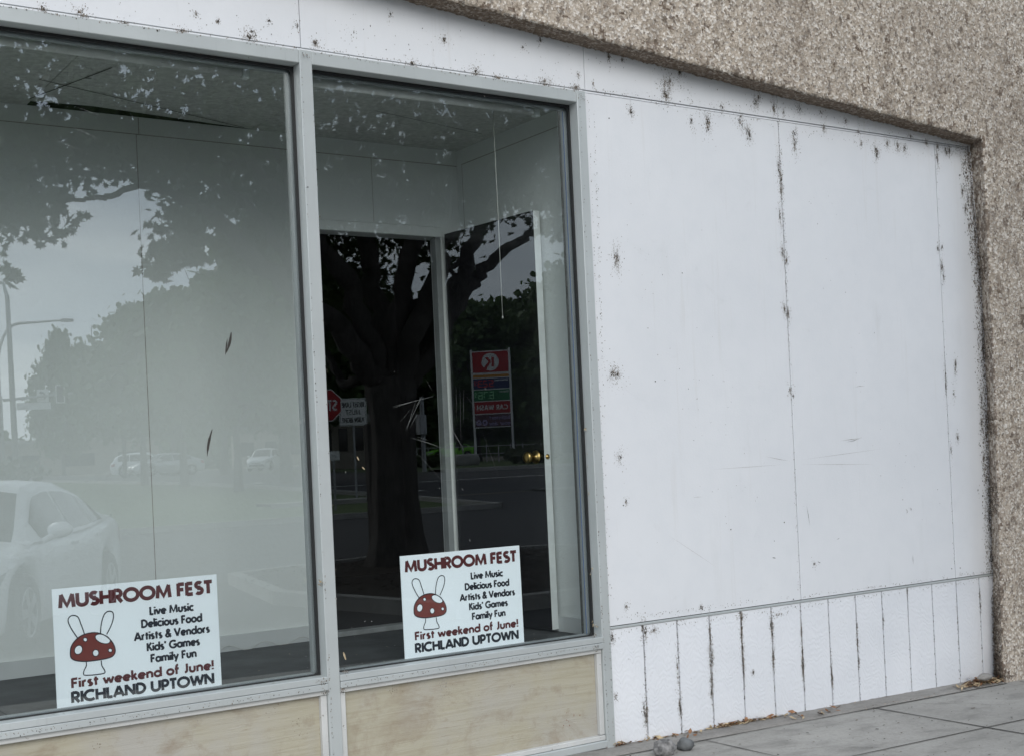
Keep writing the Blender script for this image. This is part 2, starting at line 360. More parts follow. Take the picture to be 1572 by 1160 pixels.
# ------------------------------------------------------------------ flecks of mould: many ragged little chips lying on a wall
def fleck(mb, X, Y, Z, r, m):
    n = random.choice((3, 4, 4, 5)); a0 = random.uniform(0, 6.28); pts = []
    ex = random.uniform(.45, 1.0)
    for k in range(n):
        a = a0-2*math.pi*k/n+random.uniform(-.4, .4); rr = r*random.uniform(.5, 1.15)
        pts.append((X+rr*ex*math.cos(a), Y, Z+rr*math.sin(a)*1.25))
    mb.poly(pts, m)
fl_k = [0]
def cluster(mb, px, py, sx, sz, n, Y, mi, size=(.0014, .0046), halo=True, tail=.0):
    c = P(px, py, Y); sx *= 1.25; sz *= 1.2
    nn_ = max(1, int(n/16))
    subs = [(c.x+random.gauss(0, sx*.55), c.z+random.gauss(0, sz*.6), random.uniform(.35, .8)) for _ in range(nn_)]
    for i in range(int(n*2.6)):
        k = random.random(); X0, Z0, q = random.choice(subs)
        rx_, rz_ = random.gauss(0, 1), random.gauss(0, 1)
        X = X0+rx_*sx*q; Z = Z0+rz_*sz*q*1.1-(abs(random.gauss(0, tail))*(1 if random.random() < .5 else 0) if tail else 0)
        core = math.hypot(rx_, rz_) < .85
        s = random.uniform(*size)*(1.35 if core else .62)
        fl_k[0] += 1
        fleck(mb, X, Y-.0006-(fl_k[0] % 23)*.00003, Z, s, mi[0] if (core and k < .6) or k < .18 else (mi[1] if k < .8 else mi[2]))
    for i in range(int(n*2.4)):                                  # thin grey-brown bloom round the patch
        X0, Z0, q = random.choice(subs); fl_k[0] += 1
        fleck(mb, X0+random.gauss(0, sx*1.25), Y-.0004-(fl_k[0] % 9)*.00002, Z0+random.gauss(0, sz*1.15)-abs(random.gauss(0, tail*.6+.002)), random.uniform(.0012, .0034), mi[2] if random.random() < .8 else mi[1])
    if n > 18:                                                   # fine hairs reaching out of the patch
        for i in range(int(n*.22)):
            X0, Z0, q = random.choice(subs); a = random.uniform(0, 6.28); l = random.uniform(.6, 1.9); fl_k[0] += 1
            a0 = Vector((X0+sx*q*.5*math.cos(a), Y-.0006-(fl_k[0] % 23)*.00003, Z0+sz*q*.6*math.sin(a))); d = Vector((sx*l*math.cos(a), 0, sz*l*math.sin(a)-.004)); nrm = Vector((-d.z, 0, d.x)).normalized()*random.uniform(.0004, .0009)
            mb.poly([a0-nrm, a0+nrm, a0+d], mi[1] if random.random() < .6 else mi[0])
def strew(mb, pts, n, spread, Y, mi, size=(.001, .003)):
    for i in range(n):
        k = random.randrange(len(pts)-1); t = random.random()
        px = pts[k][0]+(pts[k+1][0]-pts[k][0])*t; py = pts[k][1]+(pts[k+1][1]-pts[k][1])*t
        c = P(px, py, Y); fl_k[0] += 1
        fleck(mb, c.x+random.gauss(0, spread), Y-.0006-(fl_k[0] % 23)*.00003, c.z+random.gauss(0, spread), random.uniform(*size)*(2.3 if n > 255 else 1.25), random.choice(mi[:3]))

# ================================================================== SHOPFRONT WALL OF WHITE SHEETS
YP = .02
wall = thing('panel_wall', 'white sheet panel wall with mouldy joints over a grooved white plinth, right of the windows', 'wall', (5.0, .05, 0))
WM = [M['white'], M['mould'], M['mould2'], M['mould3'], M['halo'], M['joint']]
s1 = P(1193.8, 142.7, YP).x; s1 = (s1+P(1228, 922, YP).x)/2; s2 = (P(1435, 213, YP).x+P(1466, 891, YP).x)/2
XJ = 3.702; XE = 6.64; ZT = 3.006; ZS = .578
SEAM = .011
def panel(x0, x1, z0, z1, stains, strews=(), nails=(), name='wall_panel', scr=()):
    mb = MB().bevbox(x0, x1, YP, YP+.03, z0, z1, .0012)
    for s in stains: cluster(mb, *s[:2], s[2], s[3], s[4], YP, (1, 2, 3, 4), tail=s[5] if len(s) > 5 else 0, halo=(s[4] >= 34))
    for pts, n, sp in strews: strew(mb, pts, n, sp, YP, (1, 2, 3))
    for (px, py) in nails:
        c = P(px, py, YP); mb.lathe((c.x, YP-.0004, c.z), (0, -1, 0), [(.0035, -.0004), (.003, .0006)], 8, 1)
    for (a, b_, w, m) in scr:
        a = P(*a, YP); b_ = P(*b_, YP); mid = (a+b_)/2; d = (b_-a); nrm = Vector((-d.z, 0, d.x)).normalized()*w
        mid = mid+nrm*random.uniform(-3, 3)
        fl_k[0] += 1; yy = Vector((0, -.0009-(fl_k[0] % 23)*.00003, 0))
        mb.poly([a+yy, mid-nrm+yy, b_+yy, mid+nrm+yy], m)
    return mb.build(name, WM, wall)
panel(XJ+.003, s1-SEAM/2, ZS, ZT, [
    (945,403,.013,.035,52), (968,168,.009,.02,26), (948,580,.022,.03,46), (955,697,.016,.026,20), (960,770,.006,.012,7), (1088,193,.016,.028,50,.02), (1060,190,.012,.02,14),
    (1140,188,.016,.02,34,.02), (1149,207,.012,.022,40,.03), (1196,262,.008,.05,55), (1197,330,.006,.03,20), (1202,384,.008,.02,26), (1207,478,.008,.022,26),
    (1212,602,.01,.014,14), (948,572,.012,.012,16), (930,900,.01,.02,8), (965,940,.01,.014,10), (1077,935,.006,.012,8), (1075,930,.006,.012,6), (1040,950,.03,.008,10)],
    [(((912,170),(936,950)), 95, .006), (((912,170),(925,560)), 70, .004), (((1000,160),(1190,190)), 70, .012), (((1194,160),(1212,560)), 190, .004), (((1213,560),(1226,910)), 40, .004),
     (((940,950),(1220,915)), 110, .006), (((950,300),(1180,800)), 40, .12), (((940,220),(1190,880)), 45, .2)],
    [(935,182), (957,775), (1122,812), (1204,801), (1006,585)],
    scr=[((1175,700),(1212,707),.0009,3),((1090,720),(1205,712),.0006,3),((1063,763),(1078,762),.0006,3),((1185,855),(1191,856),.002,1),((1025,820),(1100,870),.0005,3)])
panel(s1+SEAM/2, s2-SEAM/2, ZS, ZT, [
    (1220,210,.015,.026,50,.02), (1199,290,.006,.02,26), (1206,400,.007,.016,20), (1210,480,.008,.018,24), (1345,228,.016,.022,44,.02), (1362,224,.01,.018,26), (1376,222,.012,.018,30), (1388,226,.012,.014,24), (1322,222,.008,.014,14),
    (1438,240,.006,.028,28), (1441,382,.006,.016,16), (1446,408,.008,.02,24), (1449,432,.006,.02,22), (1265,198,.01,.012,10), (1452,585,.007,.05,34), (1460,690,.005,.03,14), (1422,222,.012,.014,22), (1250,862,.006,.008,8), (1392,784,.004,.006,4), (1399,781,.004,.006,4), (1216,605,.008,.012,8)],
    [(((1215,200),(1435,240)), 110, .012), (((1200,230),(1212,540)), 120, .004), (((1213,560),(1228,910)), 40, .003), (((1437,240),(1465,880)), 110, .004), (((1232,915),(1460,885)), 120, .006), (((1250,300),(1420,830)), 40, .12)],
    [(1461,872), (1218,919)],
    scr=[((1230,705),(1355,688),.0006,3),((1228,712),(1345,712),.0006,3),((1290,676),(1322,672),.0012,3),((1300,678),(1320,672),.001,1),((1238,775),(1243,806),.0012,1),((1401,850),(1402,866),.0012,1),((1284,827),(1289,825),.001,1),((1255,860),(1260,863),.0016,1),((1311,594),(1328,592),.001,3)])
panel(s2+SEAM/2, XE, ZS, ZT, [
    (1440,225,.01,.012,22), (1452,234,.012,.014,34), (1458,230,.008,.022,30), (1478,296,.007,.02,30), (1481,322,.007,.02,34), (1487,348,.006,.018,24), (1446,385,.006,.012,10), (1467,562,.007,.03,34), (1470,672,.007,.016,24), (1464,605,.007,.02,12),
    (1486,250,.008,.03,44), (1496,360,.009,.06,70), (1502,440,.009,.06,60), (1508,520,.008,.06,60), (1506,612,.008,.03,40), (1507,648,.008,.02,40), (1510,703,.008,.02,34), (1515,733,.007,.012,24), (1518,800,.008,.06,50), (1521,850,.008,.05,50), (1491,300,.008,.04,44)],
    [(((1480,236),(1500,440)), 800, .020), (((1500,440),(1519,880)), 900, .020), (((1487,236),(1505,440)), 700, .008), (((1505,440),(1524,880)), 900, .009), (((1466,226),(1490,232)), 120, .012), (((1445,232),(1485,238)), 60, .014), (((1440,260),(1466,880)), 40, .004), (((1470,882),(1524,876)), 60, .006)],
    [(1474,871)])
# header boards above the window frames and the sheets
hb = [(-.9, 1.02), (1.02, 2.30), (2.30, P(897, 110, YP).x), (P(897, 110, YP).x, s1), (s1, 5.55), (5.55, XE)]
hst = {1: [(65,12,.012,.012,16), (125,24,.016,.012,40), (190,38,.012,.008,24), (275,48,.012,.008,22), (300,25,.012,.012,10), (380,58,.016,.014,36), (335,32,.006,.006,6), (415,35,.006,.008,6), (455,40,.01,.02,8)],
       2: [(480,70,.01,.012,30), (540,42,.02,.02,6), (600,20,.006,.02,8), (635,98,.014,.012,34), (730,112,.02,.02,40), (765,120,.01,.006,26), (680,62,.012,.016,20), (830,62,.006,.01,12), (800,75,.008,.008,6), (835,125,.02,.022,44), (885,136,.012,.01,26), (888,115,.006,.01,8)],
       3: [(1018,140,.016,.03,48), (1028,118,.012,.02,36), (1043,114,.008,.014,28), (1020,152,.01,.012,28), (935,92,.008,.016,26), (955,90,.006,.008,14), (910,130,.004,.008,8), (1105,166,.01,.012,14), (1163,160,.012,.02,36), (1188,168,.009,.02,34), (1165,148,.008,.012,20)],
       4: [(1203,170,.006,.012,12), (1225,170,.012,.018,22), (1300,186,.007,.012,14), (1265,196,.006,.01,12), (1260,175,.01,.01,8), (1320,200,.01,.01,8)],
       5: [(1400,212,.01,.008,10)]}
hsw = {1: [(((0,22),(455,75)), 150, .008), (((0,10),(440,60)), 60, .05)], 2: [(((482,76),(890,136)), 190, .008), (((480,30),(880,100)), 60, .05)],
       3: [(((905,138),(1190,172)), 120, .008), (((905,80),(1180,150)), 80, .05), (((1010,90),(1060,150)), 60, .02)], 4: [(((1195,165),(1340,195)), 90, .02)], 5: [(((1350,200),(1450,220)), 30, .01)]}
for i, (a, b_) in enumerate(hb):
    panel(a+.0016, b_-.0016, ZT+.015, 3.75, hst.get(i, []), hsw.get(i, []), [], 'header_board')
for sx_ in (s1, s2): MB().bevbox(sx_-.0036, sx_+.0036, YP+.004, YP+.028, ZS, ZT-.002, .0008).build('joint_batten', M['white'], wall)
MB().bevbox(XJ+.003, XE, YP+.004, YP+.028, ZT+.0035, ZT+.0115, .0008).build('joint_batten', M['white'], wall)
MB().bevbox(-.9, XJ+.001, YP+.004, YP+.028, ZT+.0035, ZT+.0135, .0008).build('joint_batten', M['white'], wall)
# metal strip between sheets and plinth, backing
mb = MB().bevbox(XJ+.003, XE, YP-.005, YP+.012, ZS-.0145, ZS-.0035, .002); mb.build('metal_strip', M['alu'], wall)
for k in range(2): MB().bevbox(-2.9+1.22*k, -2.9+1.22*k+1.208, YP, YP+.03, zwalk(0)+.012, ZT, .0012).build('wall_panel', WM, wall)
MB().bevbox(-2.9, -.902, YP, YP+.03, ZT+.015, 3.75, .0012).build('header_board', WM, wall)
mb = MB().box(-2.9, XE, YP+.032, YP+.20, ZT-.006, 3.75, 0).box(-2.9, -.452, YP+.032, YP+.2, -.3, ZT-.007, 0).box(XJ-.002, XE, YP+.032, YP+.2, -.3, ZT+.003, 0); mb.build('backing_wall', M['joint'], wall)
# grooved plinth siding: one sheet whose profile steps into each groove
gx = [P(860+cx/1.934, 560+cy/1.934, YP).x for cx, cy in ((247,790),(347,770),(443,755),(536,740),(626,727),(713,713),(795,700),(876,690),(954,678),(1030,668),(1103,655),(1175,643),(1243,632))]
mb = MB(); prof = [(XJ+.003, YP)]
for g in gx: prof += [(g-.005, YP), (g-.0035, YP+.009), (g+.0035, YP+.009), (g+.005, YP)]
prof.append((XE, YP))
for (xa, ya), (xb, yb) in zip(prof, prof[1:]):
    z0a = zwalk(xa)+.012; z0b = zwalk(xb)+.012
    mb.poly([(xa, ya, z0a), (xb, yb, z0b), (xb, yb, ZS-.016), (xa, ya, ZS-.016)], 5 if ya > YP+.008 and yb > YP+.008 else 0)
mb.poly([(XJ+.003, YP, zwalk(XJ)+.012), (XJ+.003, YP+.03, zwalk(XJ)+.012), (XE, YP+.03, zwalk(XE)+.012), (XE, YP, zwalk(XE)+.012)], 0)
def crop8(x, y): return 860+x/1.934, 560+y/1.934
for (cx, cy, sx, sz, n) in [(247,785,.008,.03,44),(255,1030,.006,.035,48),(253,1010,.01,.05,26),(348,900,.004,.05,20),(355,1015,.007,.03,46),(445,800,.006,.05,40),(447,875,.006,.05,56),(450,940,.006,.05,56),(537,745,.011,.012,46),(540,840,.005,.06,58),(545,900,.005,.06,40),(627,790,.006,.04,50),(632,880,.006,.04,40),(718,860,.006,.04,60),(722,920,.004,.05,36),(715,780,.004,.04,24),(803,880,.004,.04,30),(806,940,.004,.03,22),(881,760,.004,.03,14),(883,820,.005,.02,24),(886,880,.004,.03,22),(958,760,.004,.02,14),(1031,690,.004,.02,14),(1180,760,.003,.05,14),(1247,680,.004,.02,18),(1248,710,.004,.02,18),(157,815,.012,.02,30),(165,985,.006,.012,14),(280,790,.014,.012,24),(573,915,.006,.008,14),(150,795,.008,.006,10),(645,735,.03,.006,14)]:
    cluster(mb, *crop8(cx, cy), sx, sz, n, YP, (1, 2, 3, 4), halo=n > 40)
for (cx, cy), (cx2, cy2) in zip([(247,775),(347,770),(443,755),(536,740),(626,727),(713,713),(795,700),(876,690),(954,678),(1030,668),(1103,655),(1175,643),(1243,632)],
                                [(260,1120),(361,1100),(457,1090),(550,1068),(641,1052),(729,1038),(812,1022),(892,1005),(969,990),(1044,972),(1117,955),(1187,945),(1255,925)]):
    strew(mb, (crop8(cx, cy), crop8(cx2, cy2)), 62, .0028, YP, (1, 1, 2), (.0012, .0034))
strew(mb, (crop8(150,800), crop8(1290,630)), 240, .006, YP, (1, 2, 2)); strew(mb, (crop8(160,1140), crop8(1290,930)), 190, .010, YP, (1, 2, 2))
strew(mb, (crop8(1285,640), crop8(1298,900)), 160, .007, YP, (1, 2, 2)); strew(mb, (crop8(150,900), crop8(1250,790)), 120, .13, YP, (2, 3, 3), (.0008, .002))
mb.build('grooved_plinth', [M['siding']]+WM[1:], wall, fix=False)

# ================================================================== PEBBLEDASH BEAM AND PIER
YF = -.095
def zedge(X): return 3.227-.0675*(X-3.585)
XP = 6.458
stucco = thing('pebbledash_wall', 'rough tan pebbledash beam and pier framing the white panels, above and at right', 'wall', (6.9, 0, 0))
def rough(p, nrm, amp=1.0):
    q = Vector(p)
    h = noise.noise(q*34)*.004+noise.noise(q*62)*.005+noise.noise(q*6)*.003
    v = noise.voronoi(q*44)[0][0]
    h += (.45-v)*.008
    return q+Vector(nrm)*h*amp
st = .0095
nu = int((XP+2.6)/st)
rows = [('f', t) for t in [k*st for k in range(int(1.05/st), 0, -1)]]+[('e', 0)]+[('s', k) for k in (.01, .02, .03, .04, .052, .064, .077, .09, .103, .115)]
def beam(a, b):
    X = -2.6+(XP+2.6)*a/nu; k, t = rows[b]; ze = zedge(X)
    if k == 'f': return rough((X, YF, ze+t+.004), (0, -1, 0))
    if k == 'e': return rough((X, YF+.006, ze+.002), (0, -.7, -.7))
    X = -2.6+(XP+.05+2.6)*a/nu; return rough((X, YF+.006+t, zedge(X)), (0, 0, -1))
bmb = MB().grid(beam, nu, len(rows)-1)
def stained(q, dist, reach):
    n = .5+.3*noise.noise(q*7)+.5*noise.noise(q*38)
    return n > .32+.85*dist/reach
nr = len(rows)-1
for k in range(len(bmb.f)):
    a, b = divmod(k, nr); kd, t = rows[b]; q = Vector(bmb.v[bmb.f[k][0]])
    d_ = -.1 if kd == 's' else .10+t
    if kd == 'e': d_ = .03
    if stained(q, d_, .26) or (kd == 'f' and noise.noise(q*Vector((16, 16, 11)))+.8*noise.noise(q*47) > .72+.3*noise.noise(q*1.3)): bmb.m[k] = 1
bmb.build('beam', [M['stucco'], M['stucco_stained']], stucco, True, fix=False)
cols = [('r', .115-k*.0095) for k in range(12)]+[('c', 0)]+[('f', k*st) for k in range(1, int(1.25/st))]
nz = int(4.75/ .0105)
def tab(z, T_):
    if z <= T_[0][0]: return T_[0][1]
    for (a, xa), (b, xb) in zip(T_, T_[1:]):
        if z <= b: return xa+(xb-xa)*(z-a)/(b-a)
    return T_[-1][1]
XBACK = [(0, 6.488), (.61, 6.51), (1.58, 6.534), (2.17, 6.534), (2.82, 6.506), (3.02, 6.492)]
XFRONT = [(0, 6.395), (.62, 6.42), (1.57, 6.447), (2.15, 6.449), (3.02, 6.458)]
def pier(a, b):
    k, t = cols[a]; z = -.35+4.6*b/nz; zz = min(max(z, 0), 3.05)
    xf, xb = tab(z, XFRONT), tab(z, XBACK)
    if k == 'r': return rough((xf+(xb-xf)*t/.115, YF+t, z), (-1, 0, 0), .8)
    if k == 'c': return rough((xf+.004, YF+.004, z), (-.7, -.7, 0))
    return rough((xf+.004+t, YF, z), (0, -1, 0))
pmb = MB().grid(pier, len(cols)-1, nz)
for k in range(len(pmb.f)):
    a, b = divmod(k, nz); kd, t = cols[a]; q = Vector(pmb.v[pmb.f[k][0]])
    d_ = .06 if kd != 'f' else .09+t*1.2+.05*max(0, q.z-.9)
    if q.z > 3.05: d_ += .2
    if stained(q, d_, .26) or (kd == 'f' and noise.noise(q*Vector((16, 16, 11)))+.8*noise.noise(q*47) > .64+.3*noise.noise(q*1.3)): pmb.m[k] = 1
pmb.build('pier', [M['stucco'], M['stucco_stained']], stucco, True, fix=False)
xr = XP+1.24
MB().grid(lambda a, b: rough((xr-.02+.03*a, YF+.004, -.35+4.6*b/150), (0, -1, 0)), 170, 150).build('pier', M['stucco'], stucco, True, fix=False)
# moss and dead growth running up the foot of the pier
mb = MB()
for i in range(4200):
    t = random.random()**1.9; z = .0+t*2.9
    if noise.noise(Vector((z*4.5, 7, 0)))+.55*math.exp(-z*2.2) < .10+.12*random.random(): continue
    f_ = random.random()**1.6; xf_, xb_ = tab(z, XFRONT), tab(z, XBACK)
    a = Vector((xb_+(xf_-xb_)*f_+random.gauss(-.008, .006), .015-.115*f_, z))
    if f_ > .93: a.x += abs(random.gauss(0, .05))*math.exp(-z*1.5); a.y = YF-.006
    d = Vector((random.gauss(0, .6), random.gauss(0, .5)-.4, random.gauss(0, .7))).normalized()*random.uniform(.006, .02)
    sd = d.cross(Vector((random.random(), random.random(), random.random()))).normalized()*random.uniform(.001, .0028)
    a.x -= .006; mb.poly([a-sd, a+sd, a+d], random.choice((0, 0, 1)))
mb.build('moss', [M['mould2'], M['mould']], stucco, fix=False)

# ================================================================== SHOP WINDOW
win = thing('shop_window', 'aluminium framed shop window of tall panes above weathered plywood spandrels', 'window', (2.9, .05, 0))
Zt0, Zt1 = 2.953, 3.007; Zs0, Zs1 = .487, .540
mulls = [(.92, .974), (2.282, 2.336), (3.650, 3.699)]
bays = [(-.39, .92), (.974, 2.282), (2.336, 3.650)]
for i, (a, b_) in enumerate(mulls):
    mb = MB().bevbox(a, b_, 0, .11, zwalk(a)+.006, Zt1, .0025, 0)
    o = mb.build('jamb' if i == 2 else 'mullion', M['alu'], win)
mb = MB().bevbox(-.45, -.39, 0, .11, zwalk(0)+.006, Zt1, .0025); mb.build('jamb', M['alu'], win)
panes = []
for i, (a, b_) in enumerate(bays):
    MB().bevbox(a+.0005, b_-.0005, .001, .108, Zt0, Zt1-.001, .0025).build('top_rail', M['alu'], win)
    mb = MB().bevbox(a+.0005, b_-.0005, -.004, .106, Zs0+.027, Zs1, .002, 0).bevbox(a+.0005, b_-.0005, -.006, .104, Zs0, Zs0+.0255, .002, 0)
    mb.build('sill', M['alu'], win)
    # gasket loop and inner stop
    mb = MB(); g0, g1 = GLASS_Y-.016, GLASS_Y-.001
    w = .009
    mb.box(a+.0008, a+w, g0, g1, Zs1+.0005, Zt0-.0005).box(b_-w, b_-.0008, g0, g1, Zs1+.0005, Zt0-.0005).box(a+w, b_-w, g0, g1, Zt0-w*1.3, Zt0-.0008).box(a+w, b_-w, g0, g1, Zs1+.0006, Zs1+.004)
    for (cx, cz, sx, sz) in ((a+w, Zs1+.004, 1, 1), (b_-w, Zs1+.004, -1, 1), (b_-w, Zt0-w*1.3, -1, -1), (a+w, Zt0-w*1.3, 1, -1)):
        arcp = [(cx, g0+.001, cz)]
        for k in range(7):
            an = math.pi/2*k/6; arcp.append((cx+sx*(.022-.022*math.sin(an)), g0+.001, cz+sz*(.022-.022*math.cos(an))))
        mb.prism(arcp, (0, .012, 0))
    mb.build('gasket', M['gasket'], win)
    mb = MB()
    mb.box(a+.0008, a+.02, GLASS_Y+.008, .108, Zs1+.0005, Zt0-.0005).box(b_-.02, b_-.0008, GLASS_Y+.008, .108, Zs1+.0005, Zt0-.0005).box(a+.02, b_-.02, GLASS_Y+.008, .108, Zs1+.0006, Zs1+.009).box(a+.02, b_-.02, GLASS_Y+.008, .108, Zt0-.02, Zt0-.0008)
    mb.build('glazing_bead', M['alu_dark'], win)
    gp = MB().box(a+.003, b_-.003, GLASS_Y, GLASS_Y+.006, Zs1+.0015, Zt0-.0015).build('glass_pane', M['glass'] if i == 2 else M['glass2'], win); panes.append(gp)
    # spandrel: plywood sheet, chipped white stops, bottom rail
    za = zwalk((a+b_)/2)
    MB().box(a+.004, b_-.004, .034, .05, za+.05, Zs0-.002).build('spandrel_panel', [M['ply']], win)
    mb = MB().bevbox(a+.001, a+.026, .012, .034, za+.062, Zs0-.022, .002).bevbox(b_-.027, b_-.001, .012, .034, za+.062, Zs0-.022, .002).bevbox(a+.001, b_-.001, .010, .0335, Zs0-.020, Zs0-.0008, .002)
    mb.bevbox(a+.001, b_-.001, .006, .04, za+.038, za+.060, .003)
    mb.build('stop_trim', M['trimw'], win)
    MB().bevbox(a+.001, b_-.001, -.004, .06, za+.004, za+.037, .003).build('bottom_rail', M['alu'], win)
# rust specks and dirt on the right spandrel
mb = MB()
def spandrel_mark(px, py, sx, sz, n, m):
    c = P(px, py, .034)
    for i in range(n):
        fl_k[0] += 1; fleck(mb, c.x+random.gauss(0, sx), .0334-(fl_k[0] % 23)*.00003, c.z+random.gauss(0, sz), random.uniform(.001, .003), m)
for px, py in ((870,1103),(869,1093),(881,1096),(890,1097),(865,1113),(874,1112),(852,1120),(872,1106)): spandrel_mark(px, py, .0015, .003, 3, 0)
for px, py, n in ((680,1050,70),(602,1062,20),(690,1060,22),(675,1076,6),(734,1054,6),(785,1053,7),(455,1108,12),(465,1125,5),(490,1122,4),(300,1107,30),(150,1140,14),(420,1090,8)): spandrel_mark(px, py, .014, .014, n, 1 if n < 25 else 2)
mb.build('dirt_specks', [M['rust'], M['mould2'], M['mould3']], win, fix=False)
# marks on the panes: scratches, dried streaks, blue tape along the jamb edge, insects
def mark(mb, a, b_, w, m, Y=GLASS_Y, bend=0):
    a = P(*a, Y-.0008); b_ = P(*b_, Y-.0008); d = b_-a; n = Vector((-d.z, 0, d.x)).normalized()
    pr = None
    for k in range(9):
        t = k/8; c = a+d*t+n*bend*math.sin(math.pi*t); ww = w*math.sin(math.pi*(.06+.88*t))*random.uniform(.7, 1.2)
        cur = (c-n*ww, c+n*ww)
        if pr: mb.poly([pr[0], cur[0], cur[1], pr[1]], m)
        pr = cur
mb = MB()
mark(mb, (355,510), (347,542), .006, 1, bend=.004); mark(mb, (326,658), (318,700), .005, 1, bend=-.004); mark(mb, (349,520), (346,545), .003, 1)
mark(mb, (282,410), (291,432), .0006, 1); mark(mb, (140,498), (141,520), .0006, 1)
for a, b_ in (((457,643),(460,641)), ((457,643),(457,648)), ((457,648),(461,650)), ((461,650),(462,646)), ((462,646),(458,645)), ((467,641),(467,648))): mark(mb, a, b_, .0012, 0)
for a, b_, w in (((118,165),(160,180),.0002), ((110,195),(155,215),.0003), ((85,215),(125,232),.0003)): mark(mb, a, b_, w, 0)
mb.build('scratches', [M['scratch'], M['feather']], panes[1], fix=False)
mb = MB()
for a, b_, w in (((602,624),(665,608),.0016), ((602,626),(640,614),.001), ((636,628),(650,605),.001), ((622,660),(648,608),.0012), ((624,660),(638,615),.0012), ((630,655),(642,632),.0008), ((630,671),(672,684),.0012), ((640,672),(685,690),.0008), ((636,690),(700,760),.0004), ((654,582),(664,600),.0006), ((612,650),(630,628),.0006),
                 ((706,592),(708,690),.0005), ((700,592),(701,640),.0005), ((712,596),(711,650),.0006), ((688,648),(712,690),.002), ((716,608),(735,632),.0006), ((740,660),(765,730),.0004), ((660,676),(640,670),.0006), ((715,640),(760,660),.0004)): mark(mb, a, b_, w*.24, 0)
for i in range(20):
    px = random.uniform(525, 900); py = random.choice((random.uniform(930, 1000), random.uniform(560, 900)))
    mark(mb, (px, py), (px+random.uniform(-3, 3), py+random.uniform(-4, 4)), random.uniform(.0004, .001), 0)
for a, b_, w in (((548,700),(551,706),.003), ((556,716),(560,720),.003), ((527,1000),(531,1012),.005)): mark(mb, a, b_, w, 2)
mb.build('scratches', [M['scratch'], M['feather'], M['cocoon']], panes[2], fix=False)
a = P(874, 172, GLASS_Y-.002); b_ = P(905, 976, GLASS_Y-.002)
MB().box(3.618, 3.6202, GLASS_Y-.0015, GLASS_Y-.0006, Zs1+.01, Zt0-.03).build('blue_tape', M['blue'], panes[2])
mb = MB()
def grime(a, b_, n, sp, size, Y=0.0):
    strew(mb, (a, b_), n, sp, Y, (0, 1, 2), size)
YW_ = win.location
for a, b_, n in (((462,95),(500,930),70), ((479,100),(517,935),60), ((504,1000),(512,1158),40), ((890,150),(922,890),80), ((903,150),(942,1140),130), ((922,900),(936,1150),60)): grime(a, b_, n, .002, (.001, .003), -.0004)
for a, b_, n in (((0,10),(455,78),90), ((482,82),(888,141),90)): grime(a, b_, n, .0025, (.001, .0032), .0006)
for a, b_, n in (((0,1128),(495,1055),120), ((525,1050),(918,990),130)): grime(a, b_, n, .004, (.0008, .0026), -.0064)
for px, py in ((500,1062),(528,1058),(915,993),(493,1045),(530,1030),(912,975),(470,86),(893,150)): grime((px-3, py), (px+3, py), 26, .007, (.001, .003), -.0066)
mb.build('frame_grime', [M['mould'], M['mould2'], M['mould3']], win, fix=False)
# insect cases and fluff stuck in the frame
mb = MB()
def fluff(px, py, Y, s, n=16, m=0):
    c = P(px, py, Y)
    for i in range(n):
        d = Vector((random.gauss(0, 1), random.gauss(0, .5)-.3, random.gauss(0, 1))).normalized()*random.uniform(.3, 1)*s
        sd = Vector((random.gauss(0, 1), random.gauss(0, 1), random.gauss(0, 1))).normalized()*s*.22
        o = Vector((random.gauss(0, .3), -abs(random.gauss(0, .2)), random.gauss(0, .4)))*s
        mb.poly([c+o-sd, c+o+sd, c+o+d+sd*.4, c+o+d-sd*.4], random.choice((0, 0, 1)) if m == 0 else m)
for px, py, Y, s in ((491,893,.01,.016),(899,659,.05,.011),(902,716,.05,.008),(884,328,.05,.006),(901,696,.05,.006),(909,872,.05,.010),(913,958,.03,.018),(906,880,.05,.007),(911,890,.05,.006),(904,757,.05,.006),(495,830,.05,.004)): fluff(px, py, Y, s)
for i in range(26): fluff(random.uniform(895, 912), random.uniform(200, 960), .055, .003, 4)
for i in range(60):                                              # crumbs gathered on the sills
    px = random.choice((random.uniform(480, 500), random.uniform(522, 560), random.uniform(840, 875), random.uniform(525, 915), random.uniform(0, 490)))
    c = Vector((P(px, 1000, .05).x, random.uniform(.01, .062), Zs1+.002)); s = random.uniform(.002, .007)
    mb.poly([c+Vector((-s, 0, 0)), c+Vector((0, -s*.6, s*.3)), c+Vector((s, 0, s*.2)), c+Vector((0, s*.6, 0))], random.choice((0, 1, 2)))
mb.build('insect_cases', [M['cocoon'], M['scratch'], M['dleaf1']], win, fix=False)

# ================================================================== DISPLAY ROOM BEHIND THE GLASS
YB, XS, ZC, ZFl = 1.2, 3.751, 3.000, .517
DX0, DX1, DZ = 2.84, 3.575, 2.535
room = thing('display_room', 'shallow white display room behind the glass with dark doorway', 'room', (2.5, .7, ZFl))
X0r = -.6
MB().box(X0r, DX0, YB, YB+.1, ZFl-.05, ZC).box(DX0, DX1-.0005, YB, YB+.1, DZ, ZC).box(DX1, XS+.1, YB, YB+.1, DZ+.0, ZC).box(DX1+.05, XS+.1, YB, YB+.1, ZFl-.05, DZ).build('back_wall', M['wallint'], room)
MB().box(XS, XS+.1, .112, YB-.001, ZFl-.05, ZC+.25).build('side_wall', M['wallint'], room)
MB().box(X0r-.1, X0r, .112, YB+.1, ZFl-.05, ZC+.25).build('side_wall', M['wallint'], room)
MB().box(X0r, XS-.001, .062, YB-.001, ZFl-.08, ZFl).build('floor', M['floor'], room)
